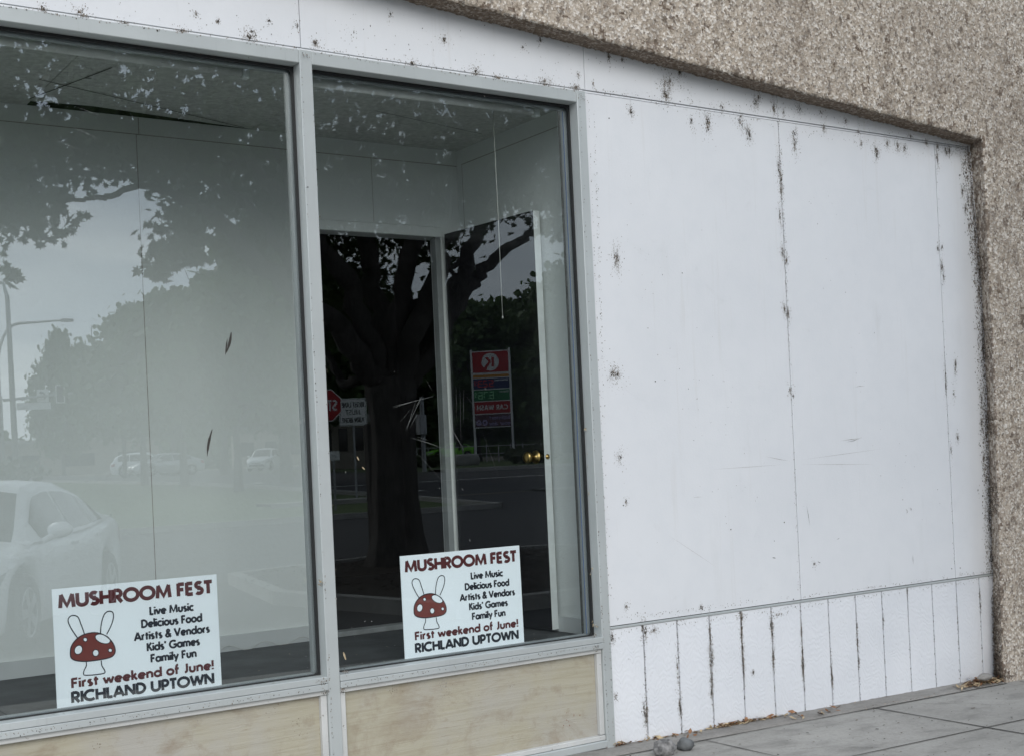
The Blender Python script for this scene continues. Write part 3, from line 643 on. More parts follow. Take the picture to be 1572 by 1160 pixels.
# ceiling tiles with a gap where one tile has pulled away from the back wall
cl = MB()
g1 = P(40, 152, YB).x; g2 = P(385, 196, YB).x; gm = P(130, 160, YB).x
def cpoly(pts): cl.prism([(x, y, ZC) for x, y in pts], (0, 0, .012))
xa = P(15, 150, YB).x
cpoly([(X0r, .10), (g1, .10), (g1, YB-.0005), (X0r, YB-.0005)])
cpoly([(g1+.003, .10), (g2, .10), (g2, YB-.004), (gm, YB-.10), (g1+.003, YB-.07)])
cpoly([(g2+.003, .10), (XS-.0005, .10), (XS-.0005, YB-.0005), (g2+.003, YB-.0005)])
cl.build('ceiling', M['ceil'], room)
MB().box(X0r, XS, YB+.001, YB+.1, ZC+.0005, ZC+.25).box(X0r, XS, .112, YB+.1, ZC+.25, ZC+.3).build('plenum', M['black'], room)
mb = MB()
def tline(a, b_, w=.003):
    da = ray(*a); a = CAM+da*((ZC-.002-1.36)/da.z); db = ray(*b_); b_ = CAM+db*((ZC-.002-1.36)/db.z)
    if a.y > YB-.01: a.y = YB-.01
    d = (b_-a).normalized(); n = Vector((-d.y, d.x, 0))*w; z = Vector((0, 0, -.0008))
    mb.poly([a-n+z, a+n+z, b_+n+z, b_-n+z])
tline((60,122),(375,196)); tline((172,104),(45,152)); tline((575,170),(740,206), .002); tline((130,120),(140,121), .003)
mb.build('ceiling_joints', M['joint'], room, fix=False)
# thin joint lines of the wall boards
mb = MB()
zj = 2.918
mb.box(X0r, XS-.002, YB-.0015, YB-.0004, zj, zj+.004).box(P(222, 500, YB).x-.0015, P(222, 500, YB).x+.0015, YB-.0015, YB-.0004, ZFl+.08, zj-.001)
mb.box(P(212, 190, YB).x-.001, P(212, 190, YB).x+.003, YB-.0015, YB-.0004, zj+.006, ZC-.002)
mb.box(P(572, 300, YB).x-.001, P(572, 300, YB).x+.001, YB-.0015, YB-.0004, DZ+.06, zj-.002)
mb.box(XS-.0015, XS-.0004, .12, YB-.05, zj, zj+.004).box(XS-.0015, XS-.0004, YB-.052, YB-.05, ZFl+.08, zj)
mb.build('wall_joints', M['mould3'], room)
MB().bevbox(DX0-.02, XS-.12, YB-.012, YB-.0005, DZ, DZ+.052, .003).build('door_header_trim', M['wallint'], room)
MB().bevbox(DX1+.018, DX1+.05, YB-.008, YB+.045, ZFl, DZ-.001, .003).build('door_jamb', M['jamb'], room)
MB().box(X0r, DX0-.002, YB-.014, YB-.0005, ZFl+.001, ZFl+.075).box(XS-.014, XS-.0005, .12, YB-.02, ZFl+.001, ZFl+.075).build('baseboard', M['base'], room)
MB().bevbox(DX0, DX1-.001, YB-.02, YB+.06, ZFl+.001, ZFl+.028, .003).build('threshold', M['thresh'], room)
# dark room beyond
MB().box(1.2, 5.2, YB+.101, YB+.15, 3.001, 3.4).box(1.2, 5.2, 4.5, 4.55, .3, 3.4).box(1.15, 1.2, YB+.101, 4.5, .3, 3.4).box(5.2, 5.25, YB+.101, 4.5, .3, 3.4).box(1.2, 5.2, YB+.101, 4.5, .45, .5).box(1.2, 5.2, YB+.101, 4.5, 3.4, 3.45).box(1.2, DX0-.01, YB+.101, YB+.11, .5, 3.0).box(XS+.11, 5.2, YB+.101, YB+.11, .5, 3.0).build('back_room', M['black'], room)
# the open door, hinged on the right jamb and swung along the side wall
hx, hy, ex, ey = 3.632, 1.165, 3.696, .447
dv = Vector((ex-hx, ey-hy, 0)); dl = dv.length; dv /= dl; dn = Vector((-dv.y, dv.x, 0))     # dn to the right (+x side)
if dn.x < 0: dn = -dn
def dpt(s, t, z): q = Vector((hx, hy, 0))+dv*s+dn*t; return (q.x, q.y, z)
th = .040
dz0, dz1 = ZFl+.012, 2.547
mb = MB()
mb.poly([dpt(0,0,dz0), dpt(dl,0,dz0), dpt(dl,0,dz1), dpt(0,0,dz1)], 0)
mb.poly([dpt(dl,0,dz0), dpt(dl,th,dz0), dpt(dl,th,dz1), dpt(dl,0,dz1)], 1)
mb.poly([dpt(dl,th,dz0), dpt(0,th,dz0), dpt(0,th,dz1), dpt(dl,th,dz1)], 1); mb.poly([dpt(0,th,dz0), dpt(0,0,dz0), dpt(0,0,dz1), dpt(0,th,dz1)], 0)
mb.poly([dpt(0,0,dz1), dpt(dl,0,dz1), dpt(dl,th,dz1), dpt(0,th,dz1)], 1); mb.poly([dpt(0,th,dz0), dpt(dl,th,dz0), dpt(dl,0,dz0), dpt(0,0,dz0)], 1)
door = mb.build('door', [M['door'], M['dooredge']], room)
kc = Vector(dpt(dl-.062, 0, 1.362))
mb = MB().lathe(kc, -dn, [(.033, 0), (.033, .004), (.016, .007), (.012, .03), (.020, .036), (.028, .046), (.0285, .058), (.022, .066), (.008, .068)], 24)
mb.build('knob', M['brass'], door, True)
kc2 = Vector(dpt(dl-.062, th, 1.362)); MB().lathe(kc2, dn, [(.03, 0), (.03, .004), (.014, .006)], 20).build('knob', M['dooredge'], door, True)
lc = Vector(dpt(dl, th/2, 1.362)); mb = MB().lathe(lc, dv, [(.013, 0), (.013, .0015), (.007, .002), (.006, .008)], 14); mb.build('latch', M['brass'], door, True)
# fluorescent strip lamps under the ceiling, just behind the glass
for i, (xa, xb) in enumerate(((-.3, 2.14), (2.36, 3.555))):
    t = thing('strip_lamp', ['unlit white fluorescent tube under the ceiling of the left pane', 'unlit white fluorescent tube under the ceiling of the right pane'][i], 'lamp', ((xa+xb)/2, .17, ZC), 0, 'unlit tube lamps under the ceiling')
    MB().bevbox(xa, xb, .14, .20, ZC-.024, ZC-.0005, .004).build('batten', M['base'], t)
    MB().tube([(xa+.02, .17, ZC-.062), (xb-.035, .17, ZC-.062)], .019, 16).build('tube', M['tubew'], t, True)
    for xx in (xa+.005, xb-.03): MB().bevbox(xx, xx+.028, .152, .188, ZC-.086, ZC-.025, .004).build('lamp_holder', M['dooredge'], t)
c0 = P(757, 178, .25); c1 = P(770, 485, .25)
o = MB().tube([(c0.x, .25, ZC-.001), (c0.x+.002, .25, (ZC+c1.z)/2), (c0.x+.001, .25, c1.z)], .0016, 6).lathe((c0.x+.001, .25, c1.z-.012), (0,0,1), [(.002, 0), (.004, .004), (.002, .012)], 8).build('pull_cord', M['cord'], None, True)
tag(o, 'thin white pull cord hanging from the ceiling in front of the open door', 'cord')
# pale wire lying along the foot of the left back wall
pts = [P(338+k*7, 1000-k*1.15+4*math.sin(k*.9)+(-6 if 6 < k < 14 else 0), 1.17) for k in range(22)]
o = MB().tube([(p.x, 1.165+.01*math.sin(i), max(ZFl+.003, ZFl+.012+.018*math.sin(i*.8))) for i, p in enumerate(pts)], .0016, 5).build('loose_wire', M['cord'], None, True)
tag(o, 'pale loose wire lying on the dark floor along the back wall of the left pane', 'wire')
# paint chips and dead insects on the display floor
mb = MB()
for i in range(46):
    x = random.choice((random.uniform(2.36, 2.7), random.uniform(1.7, 2.25), random.uniform(2.36, 3.6))); y = random.uniform(.12, .9); s = random.uniform(.002, .006)*(1.6 if random.random() < .15 else 1)
    a0 = random.uniform(0, 6); mb.poly([(x+s*random.uniform(.5, 1.3)*math.cos(a0+k*1.57), y+s*math.sin(a0+k*1.57), ZFl+.003+random.uniform(0, .004)) for k in range(4)], random.choice((0, 1)))
tag(mb.build('floor_debris', [M['scratch'], M['cocoon']], None, fix=False), 'pale paint chips and dead insects scattered on the dark display floor', 'debris', kind='stuff')

# ================================================================== STROKE LETTERING (drawn letter by letter)
def arc(cx, cy, rx, ry, a0, a1, n=None):
    n = n or max(4, int(abs(a1-a0)/15)); return [(cx+rx*math.cos(R(a0+(a1-a0)*k/n)), cy+ry*math.sin(R(a0+(a1-a0)*k/n))) for k in range(n+1)]
GL = {
 'M': (1.04, [[(.10,0),(.18,.97)], [(.16,.98),(.52,.14),(.88,.98)], [(.86,.97),(.94,0)]]), 'U': (.80, [[(.1,1),(.1,.37)]+arc(.40,.37,.30,.29,180,360)+[(.70,1)]]),
 'S': (.62, [arc(.31,.735,.20,.19,35,270)+arc(.31,.275,.22,.20,90,-145)]), 'H': (.78, [[(.1,0),(.1,1)], [(.68,0),(.68,1)], [(.1,.51),(.68,.51)]]),
 'R': (.66, [[(.1,0),(.1,1)], [(.1,.92),(.32,.92)]+arc(.32,.68,.22,.24,90,-90)+[(.1,.44)], [(.30,.44),(.58,0)]]), 'O': (1.02, [arc(.51,.5,.43,.43,0,360,28)]),
 'F': (.54, [[(.1,0),(.1,1)], [(.1,.92),(.5,.92)], [(.1,.5),(.45,.5)]]), 'E': (.58, [[(.1,0),(.1,1)], [(.1,.92),(.5,.92)], [(.1,.5),(.46,.5)], [(.1,.08),(.5,.08)]]),
 'T': (.58, [[(.29,0),(.29,1)], [(.01,.92),(.57,.92)]]), 'L': (.50, [[(.1,0),(.1,1)], [(.1,.08),(.46,.08)]]), 'I': (.20, [[(.1,0),(.1,1)]]),
 'C': (.84, [arc(.5,.5,.43,.43,48,312)]), 'A': (.84, [[(.05,0),(.42,.98)], [(.42,.98),(.79,0)], [(.2,.3),(.64,.3)]]), 'N': (.82, [[(.1,0),(.1,1)], [(.11,.96),(.71,.04)], [(.72,0),(.72,1)]]),
 'D': (.80, [[(.1,0),(.1,1)], [(.1,.92),(.3,.92)]+arc(.3,.5,.40,.42,90,-90)+[(.1,.08)]]), 'P': (.62, [[(.1,0),(.1,1)], [(.1,.92),(.30,.92)]+arc(.30,.66,.23,.26,90,-90)+[(.1,.40)]]),
 'W': (1.12, [[(.05,1),(.31,.03)], [(.31,.03),(.56,.92)], [(.56,.92),(.81,.03)], [(.81,.03),(1.07,1)]]), 'V': (.78, [[(.05,1),(.39,.03)], [(.39,.03),(.73,1)]]),
 'K': (.64, [[(.1,0),(.1,1)], [(.12,.46),(.55,1)], [(.24,.6),(.6,0)]]), 'G': (.92, [arc(.5,.5,.43,.43,45,350), [(.52,.45),(.93,.45)]]), 'J': (.42, [[(.30,1),(.30,.28)]+arc(.12,.28,.18,.2,0,-95)]),
 'B': (.64, [[(.1,0),(.1,1)], [(.1,.92),(.3,.92)]+arc(.3,.72,.2,.2,90,-90)+[(.1,.52)], [(.3,.52)]+arc(.32,.30,.23,.22,90,-90)+[(.1,.08)]]),
 '!': (.24, [[(.12,.32),(.12,1)], [(.12,0),(.12,.16)]]), "'": (.2, [[(.12,1),(.07,.72)]]), ' ': (.30, []),
 '&': (.72, [[(.68,0),(.22,.62)]+arc(.35,.79,.15,.14,205,-25)+[(.42,.63),(.2,.43)]+arc(.28,.25,.21,.18,130,305)+[(.52,.2),(.64,.46)]]),
 'a': (.68, [arc(.33,.33,.25,.27,0,360,20), [(.59,0),(.59,.66)]]), 'c': (.54, [arc(.34,.33,.26,.27,48,312)]), 'd': (.68, [arc(.33,.33,.25,.27,0,360,20), [(.59,0),(.59,1.04)]]),
 'e': (.64, [[(.1,.33),(.57,.33)], arc(.33,.33,.25,.27,0,315)]), 'f': (.38, [[(.16,0),(.16,.82)]+arc(.31,.84,.15,.15,180,85), [(.02,.6),(.36,.6)]]),
 'i': (.20, [[(.1,0),(.1,.66)], [(.1,.80),(.1,.97)]]), 'k': (.52, [[(.1,0),(.1,1.04)], [(.12,.30),(.42,.66)], [(.2,.40),(.48,0)]]), 'l': (.20, [[(.1,0),(.1,1.04)]]),
 'm': (.92, [[(.1,0),(.1,.66)], [(.1,.40)]+arc(.28,.42,.18,.19,180,0)+[(.46,0)], [(.46,.40)]+arc(.64,.42,.18,.19,180,0)+[(.82,0)]]), 'n': (.60, [[(.1,0),(.1,.66)], [(.1,.38)]+arc(.3,.38,.2,.22,180,0)+[(.5,0)]]),
 'o': (.66, [arc(.33,.33,.26,.27,0,360,20)]), 'r': (.40, [[(.1,0),(.1,.66)], [(.1,.36)]+arc(.29,.38,.19,.22,180,75)]), 's': (.46, [arc(.23,.48,.13,.12,40,270)+arc(.23,.19,.14,.13,90,-145)]),
 't': (.40, [[(.19,0),(.19,.88)], [(.03,.6),(.38,.6)]]), 'u': (.60, [[(.1,.66),(.1,.28)]+arc(.3,.28,.2,.22,180,360)+[(.5,.66)]]), 'v': (.56, [[(.04,.66),(.28,.03)], [(.28,.03),(.52,.66)]]),
 'w': (.86, [[(.04,.66),(.24,.03)], [(.24,.03),(.43,.6)], [(.43,.6),(.62,.03)], [(.62,.03),(.82,.66)]]), 'y': (.58, [[(.04,.66),(.30,.06)], [(.54,.66),(.19,-.27)]]),
 'h': (.60, [[(.1,0),(.1,1.04)], [(.1,.38)]+arc(.3,.38,.2,.22,180,0)+[(.5,0)]]),
}
def width(txt, tr=.0): return sum(GL[c][0]+tr for c in txt)-tr
def lettering(mb, txt, x0, x1, y0, cap, to3d, w=.17, m=0, tr=.04, lift=0.0):
    """writes txt between x0 and x1 with baseline y0 and cap height cap; to3d(u, v, lift) gives the point"""
    W = width(txt, tr); sx = (x1-x0)/W; x = 0; k = 0
    for ch in txt:
        adv, paths = GL[ch]
        for pth in paths:
            closed = len(pth) > 8 and math.hypot(pth[0][0]-pth[-1][0], pth[0][1]-pth[-1][1]) < 1e-3
            pts = pth[:-1] if closed else pth
            pts = [p for i, p in enumerate(pts) if i == 0 or math.hypot(p[0]-pts[i-1][0], p[1]-pts[i-1][1]) > 1e-4]; n = len(pts); prs = []
            asp = cap/sx if sx else 1
            for i in range(n):
                p = pts[i]; a = pts[i-1] if (i > 0 or closed) else None; b = pts[(i+1) % n] if (i < n-1 or closed) else None
                def nrm(q, r):
                    dx, dy = r[0]-q[0], (r[1]-q[1])*asp; l = math.hypot(dx, dy) or 1; return (-dy/l, dx/l)
                n1 = nrm(a, p) if a else None; n2 = nrm(p, b) if b else None
                if n1 and n2:
                    mx, my = n1[0]+n2[0], n1[1]+n2[1]; l2 = mx*mx+my*my; f = min(2/l2, 1.0) if l2 > 1e-6 else 1; f = min(2/max(l2, .9), 1.6); o = (mx*f/1, my*f/1); o = (o[0], o[1])
                else: o = n1 or n2
                hw = w/2*asp
                prs.append(((p[0]+o[0]*hw, p[1]*asp+o[1]*hw), (p[0]-o[0]*hw, p[1]*asp-o[1]*hw)))
            if closed: prs.append(prs[0])
            k += 1
            for (l1, r1), (l2, r2) in zip(prs, prs[1:]):
                mb.poly([to3d(x0+(x+q[0])*sx, y0+q[1]*sx, lift+k*.00002) for q in (l1, r1, r2, l2)], m)
        x += adv+tr
    return mb

# ================================================================== THE TWO EVENT POSTERS (standing on the sill inside the glass)
def poster(corners, label):
    YW = .098
    tl, tr_, br, bl = [P(*c, YW) for c in corners]
    x0 = (tl.x+bl.x)/2; x1 = (tr_.x+br.x)/2; z1 = (tl.z+tr_.z)/2; w = x1-x0; h = w*.748
    z0 = (bl.z+br.z)/2
    root = thing('event_poster', label, 'poster', ((x0+x1)/2, YW, Zs1), 0, 'mushroom fest posters in the shop window')
    H = z1-z0
    MB().bevbox(x0, x1, YW, YW+.004, max(z0, ZFl+.001), z1, .0005).build('sign_board', M['paper'], root)
    def uv(u, v, lift=0): return (x0+u*w, YW-.0006-lift, z1-v*H)
    def t3(u, y, lift): return (x0+u*w, YW-.0007-lift, z1-H+y*w)            # y measured upward in widths from the foot
    asp = H/w
    def base(v): return (1-v)*asp
    cap = .082
    for txt, u0, u1, v, cp, sw, mk in (('MUSHROOM FEST', .034, .968, .156, .078, .29, 'maroon'), ('First weekend of June!', .085, .955, .806, .056, .255, 'maroon'),
            ('Live Music', .567, .842, .288, .0485, .255, 'navy'), ('Delicious Food', .513, .893, .388, .0485, .255, 'navy'), ('Artists & Vendors', .467, .938, .488, .0485, .255, 'navy'), ("Kids' Games", .54, .871, .585, .0485, .255, 'navy'), ('Family Fun', .56, .847, .682, .0485, .255, 'navy'),
            ('RICHLAND UPTOWN', .082, .952, .925, .063, .28, 'navy')):
        mb = MB(); lettering(mb, txt, u0, u1, base(v), cp, t3, sw); mb.build('lettering_line', M[mk], root, fix=False)
    def cu(x, y): u = (x-240)/737; return u, (y-(413-61*u))/(555-37*u)
    def loop(pts, lw, m, mbx, closed=True, lift=.0002):
        q = [Vector((x0+u*w, 0, z1-v*H)) for u, v in pts]; n = len(q); pr = []
        for i in range(n):
            a = q[i-1] if (closed or i > 0) else q[i]; b = q[(i+1) % n] if (closed or i < n-1) else q[i]
            d = (b-a).normalized(); nn = Vector((-d.z, 0, d.x))*lw; pr.append((q[i]-nn, q[i]+nn))
        if closed: pr.append(pr[0])
        y = Vector((0, YW-.0007-lift, 0))
        for (a, b), (c, d) in zip(pr, pr[1:]): mbx.poly([a+y, b+y, d+y, c+y], m)
    def smoothp(pts, closed=True, k=6):
        n = len(pts); out = []
        for i in range(n if closed else n-1):
            p0, p1, p2, p3 = (pts[(i+j) % n] if closed else pts[min(max(i+j, 0), n-1)] for j in (-1, 0, 1, 2))
            for s in range(k):
                t = s/k; out.append(tuple(.5*((2*p1[a])+(-p0[a]+p2[a])*t+(2*p0[a]-5*p1[a]+4*p2[a]-p3[a])*t*t+(-p0[a]+3*p1[a]-3*p2[a]+p3[a])*t**3) for a in (0, 1)))
        if not closed: out.append(pts[-1])
        return out
    lw = .0019
    capo = smoothp([cu(*p) for p in ((305,700),(309,672),(325,645),(352,622),(385,610),(420,608),(455,620),(482,644),(496,672),(497,696),(484,714),(455,724),(410,731),(365,735),(325,730),(308,718))])
    mb = MB(); mb.poly([uv(u, v, .0001) for u, v in capo], 0)
    def ell(cx, cy, rx, ry, rot): return [cu(cx+rx*math.cos(t)*math.cos(rot)-ry*math.sin(t)*math.sin(rot), cy+rx*math.cos(t)*math.sin(rot)+ry*math.sin(t)*math.cos(rot)) for t in [2*math.pi*k/20 for k in range(20)]]
    spots = [ell(340,683,16,21,.45), ell(371,638,8.5,9,0), ell(413,698,13,15,.2), ell(476,687,8.5,8.5,0), ell(446,636,34,19,.38)]
    for s in spots: mb.poly([uv(u, v, .0002) for u, v in s], 2)
    loop(capo, lw, 1, mb, lift=.0003)
    for s in spots: loop(s, lw*.8, 1, mb, lift=.0003)
    ears = [smoothp([cu(*p) for p in ((341,634),(318,596),(303,560),(306,540),(322,530),(344,537),(356,570),(364,596),(369,616))], False), smoothp([cu(*p) for p in ((437,612),(441,580),(448,550),(460,524),(478,513),(494,518),(497,540),(486,575),(464,616))], False)]
    stem = smoothp([cu(*p) for p in ((371,738),(370,755),(360,775),(357,790),(364,796),(400,795),(440,790),(449,784),(446,772),(437,755),(435,732))], False)
    for e in ears+[stem]: loop(e, lw, 1, mb, False, .0003)
    mb.build('mushroom_drawing', [M['brick'], M['navy'], M['paper']], root, fix=False)
    root.rotation_euler = (R(-.6), 0, 0)
    return root
poster(((83,903),(336,881),(338,1060),(85,1096)), 'white mushroom fest poster leaning in the left window pane')
poster(((617,853),(800,836),(803,988),(620,1018)), 'white mushroom fest poster leaning in the right window pane, before the doorway')

# ================================================================== SIDEWALK AND LITTER
xs = [-12, 1.5]+[1.5+.25*k for k in range(1, 27)]+[30]
mb = MB(); mb.grid(lambda a, b: (xs[a], .06-3.26*b/8, zwalk(xs[a])), len(xs)-1, 8)
for a, b_ in zip(xs, xs[1:]): mb.poly([(a, -3.2, zwalk(a)), (b_, -3.2, zwalk(b_)), (b_, -3.2, -.4), (a, -3.2, -.4)])
tag(mb.build('sidewalk', M['walk'], None, fix=False), 'grey concrete sidewalk with dark joints along the shopfront', 'sidewalk', kind='structure')
mb = MB()
def jline(x0, y0, x1, y1, w):
    n = 14; d = Vector((x1-x0, y1-y0, 0)).normalized(); nn = Vector((-d.y, d.x, 0)); pr = None
    for k in range(n+1):
        t = k/n; X = x0+(x1-x0)*t; Y = y0+(y1-y0)*t; ww = w*.8*random.uniform(.5, 1.4); c = Vector((X, Y, zwalk(X)+.0035))
        cur = (c-nn*ww, c+nn*ww)
        if pr: mb.poly([pr[0], cur[0], cur[1], pr[1]])
        pr = cur
for X in (.59, 1.76, 2.93): jline(X, -.13, X, -3.15, .005)
jline(4.125, -.13, 4.085, -3.15, .005); jline(5.30, -.10, 5.22, -3.15, .007); jline(6.5, -.13, 6.42, -3.15, .005); jline(7.7, -.13, 7.7, -3.15, .005)
jline(-2, -.80, 8.5, -.80, .004); jline(-2, -1.5, 8.5, -1.5, .004); jline(-2, -2.3, 8.5, -2.3, .004); jline(1.5, -.125, 6.4, -.118, .005)
def crack(pts, w):
    for (x0, y0), (x1, y1) in zip(pts, pts[1:]): jline(x0, y0, x1, y1, w)
crack([(4.3, -.55), (4.42, -.60), (4.50, -.70), (4.62, -.79)], .0014); crack([(5.55, -.14), (5.60, -.26), (5.72, -.33), (5.78, -.47), (5.9, -.52)], .0014)
tag(mb.build('sidewalk_joints', M['joint'], None, fix=False), 'dark joints between the sidewalk slabs', 'joint', kind='structure')
mb = MB(); nn = 150
def mort(a, b):
    X = 1.0+5.4*a/nn; q = Vector((X*9, b*1.7, 0)); wv = .012*noise.noise(q)
    return (X, [.032, -.03, -.075, -.105+wv, -.118+wv][b], zwalk(X)+[.016, .012, .010+.004*noise.noise(q*3), .007, -.003][b]+.003*noise.noise(q*2.3))
mb.grid(mort, nn, 4)
tag(mb.build('mortar_fillet', M['mortar'], None, True, fix=False), 'crumbly mortar strip along the foot of the white plinth', 'mortar', kind='structure')
def stone(px, py, rx, ry, rz, m, label, seed):
    d = ray(px, py); zz = zwalk(3.95)+rz*.8; c = CAM+d*((zz-1.36)/d.z); mb = MB(); i0 = 0; n = 22; k = 14
    for a in range(k+1):
        th = math.pi*a/k
        for b in range(n):
            ph = 2*math.pi*b/n; u = Vector((math.sin(th)*math.cos(ph), math.sin(th)*math.sin(ph), math.cos(th)))
            f = 1+.30*noise.noise(u*1.5+Vector((seed, 0, 0)))+.05*noise.noise(u*6+Vector((seed, 3, 0)))
            mb.v.append((c.x+u.x*rx*f, c.y+u.y*ry*f, c.z+u.z*rz*f))
    for a in range(k):
        for b in range(n): mb.f.append((a*n+b, (a+1)*n+b, (a+1)*n+(b+1) % n, a*n+(b+1) % n)); mb.m.append(0)
    tag(mb.build('loose_stone', m, None, True, fix=False), label, 'stone', 'loose stones at the foot of the white wall')
stone(1020, 1147, .052, .045, .042, M['stone'], 'round grey loose stone with pale blotches, nearer the window frame', 2.2)
stone(1052, 1142, .038, .036, .030, M['stone2'], 'smaller dark loose stone right of the round grey one', 8.4)
stone(1512, 1038, .05, .032, .019, M['mortar'], 'pale tan loose stone among dry leaves at the foot of the pier', 15.1)
mb = MB()
def litter(px, py, n, sx, sy, s=(.010, .034)):
    for i in range(n):
        d = ray(px, py); g = CAM+d*((zwalk(5)-1.36)/d.z); X = g.x+random.gauss(0, sx); Y = min(g.y+random.gauss(0, sy), .005)
        z = zwalk(X)+.016+abs(random.gauss(0, .006)); l = random.uniform(*s); a = random.uniform(0, 6.28); dx = Vector((math.cos(a), math.sin(a)*.7, random.uniform(-.3, .5)))*l; sd = Vector((-math.sin(a), math.cos(a), random.uniform(-.4, .8)))*l*random.uniform(.12, .35)
        c = Vector((X, Y, z)); mb.poly([c-dx, c-sd, c+dx*random.uniform(.5, 1), c+sd], random.choice((0, 0, 1, 1, 2)))
litter(1112, 1120, 80, .07, .018); litter(1130, 1116, 60, .06, .018); litter(1165, 1108, 50, .10, .016); litter(1010, 1143, 30, .08, .014); litter(1060, 1136, 12, .05, .02); litter(940, 1154, 26, .03, .03)
litter(1275, 1095, 14, .05, .02); litter(1515, 1042, 230, .07, .03, (.014, .044)); litter(1488, 1050, 90, .08, .02); litter(1545, 1032, 36, .05, .02); litter(1230, 1105, 10, .1, .02); litter(985, 1150, 26, .09, .02, (.004, .012)); litter(1200, 1105, 60, .45, .012, (.003, .009))
litter(1400, 1075, 40, .3, .012, (.003, .009))
tag(mb.build('leaf_litter', [M['dleaf1'], M['dleaf2'], M['dleaf3']], None, fix=False), 'rust and straw dry leaf litter along the foot of the white wall', 'leaf litter', kind='stuff')
mb = MB()
for i in range(420):
    X = random.uniform(3.6, 6.9); Y = -random.uniform(.14, 1.6); s = random.uniform(.0015, .0075)*(1 if random.random() < .93 else 2); a = random.uniform(0, 6); z = zwalk(X)+.004
    mb.poly([(X+s*random.uniform(.5, 1.4)*math.cos(a+k*1.57), Y+s*random.uniform(.4, 1)*math.sin(a+k*1.57), z+random.uniform(0, .002)) for k in range(4)], random.choice((0, 1)))
tag(mb.build('sidewalk_specks', [M['joint'], M['dleaf3']], None, fix=False), 'small dark specks of dirt on the sidewalk', 'dirt', kind='stuff')

# ================================================================== THE STREET BEHIND THE CAMERA (seen mirrored in the glass)
ds = sorted(set([3.2, 6, 10, 15, 18, 20, 22, 23, 25.2, 26, 27.8, 28, 29, 31, 34, 38, 41, 44, 45, 48, 55, 66, 78, 91, 104, 120, 200, 400, 700]))
def sheet(name, x0, x1, d0, d1, m, lift, label, cat, kind='structure', nx=1, xf=None):
    dd = [d0]+[d for d in ds if d0 < d < d1]+[d1]
    f = xf or (lambda d: (x0, x1)); mb = MB()
    mb.grid(lambda a, b: (f(dd[b])[0]+(f(dd[b])[1]-f(dd[b])[0])*a/nx, -dd[b], zt(dd[b])+lift), nx, len(dd)-1)
    return tag(mb.build(name, m, None, fix=False), label, cat, kind=kind)
sheet('ground', -500, 700, 3.2, 700, M['dirt'], 0, 'dry ground reaching to the horizon behind the viewer', 'ground')
sheet('parking_lot', -60, 90, 3.2, 22.9, M['asphalt'], .004, 'dark asphalt parking lot in front of the shop', 'parking lot')
sheet('lawn', -40, 18.4, 23.2, 78, M['grass'], .012, 'green park lawn beyond the parking lot', 'lawn')
sheet('driveway', 18.6, 34, 22.9, 27.8, M['asphalt'], .008, 'asphalt driveway from the lot to the street', 'driveway')
sheet('street', 19.2, 220, 28.2, 44, M['asphalt'], .012, 'wide dark street beyond the parking lot', 'street')
sheet('side_street', 19.2, 30, 44, 400, M['asphalt'], .010, 'side street running away past the park lawn', 'street')
sheet('far_lot', 30.2, 60, 80, 100, M['asphalt'], .014, 'far parking lot with parked cars', 'parking lot')
sheet('far_lawn', 30.2, 400, 46.2, 79, M['grass'], .010, 'green verge behind the fuel price sign', 'lawn')
def kerb(x0, y0, x1, y1, w=.18, h=.13):
    n = 30; d = Vector((x1-x0, y1-y0, 0)).normalized(); nn = Vector((-d.y, d.x, 0))*w/2; mb = MB()
    prev = None
    for k in range(n+1):
        t = k/n; c = Vector((x0+(x1-x0)*t, y0+(y1-y0)*t, 0)); z = zt(-c.y); cur = [c-nn+Vector((0,0,z-.02)), c-nn+Vector((0,0,z+h)), c+nn+Vector((0,0,z+h)), c+nn+Vector((0,0,z-.02))]
        if prev:
            for q in range(3): mb.poly([prev[q], cur[q], cur[q+1], prev[q+1]])
        prev = cur
    return mb
tag(kerb(-40, -23.05, 18.5, -23.05).build('kerb', M['kerb'], None), 'pale kerb between the parking lot and the park lawn', 'kerb', kind='structure')
tag(kerb(18.5, -23.05, 18.5, -78).build('kerb', M['kerb'], None), 'pale kerb between the park lawn and the side street', 'kerb', kind='structure')
tag(kerb(30.1, -45.2, 220, -45.2, 2.0).build('kerb', M['kerb'], None), 'pale footway on the far side of the street', 'kerb', kind='structure')
tag(kerb(23, -27.0, 120, -27.0, 2.0, .1).build('kerb', M['kerb'], None), 'pale footway on the near side of the street', 'kerb', kind='structure')
mb = kerb(14.2, -27.9, 18.3, -27.9, 1.0, .11); tag(mb.build('kerb', M['kerb'], None), 'pale footway by the stop sign', 'kerb', kind='structure')
mb = MB()
for y in (-36.2,):
    for k in range(40):
        x = 19.5+k*3.0; mb.poly([(x, y, zt(-y)+.018), (x+3.0, y, zt(-y)+.018), (x+3.0, y-.25, zt(-y+.25)+.018), (x, y-.25, zt(-y+.25)+.018)])
mb.poly([(19.4, -31, zt(31)+.017), (21.0, -31, zt(31)+.017), (21.0, -44, zt(44)+.017), (20.6, -44, zt(44)+.017)])
for x in (1.0, 6.4): mb.poly([(x, -5, zt(5)+.009), (x+.12, -5, zt(5)+.009), (x+2.7, -9.5, zt(9)+.009), (x+2.58, -9.5, zt(9)+.009)])
tag(mb.build('road_markings', M['line'], None, fix=False), 'white painted lines on the street and lot', 'road marking', kind='structure')
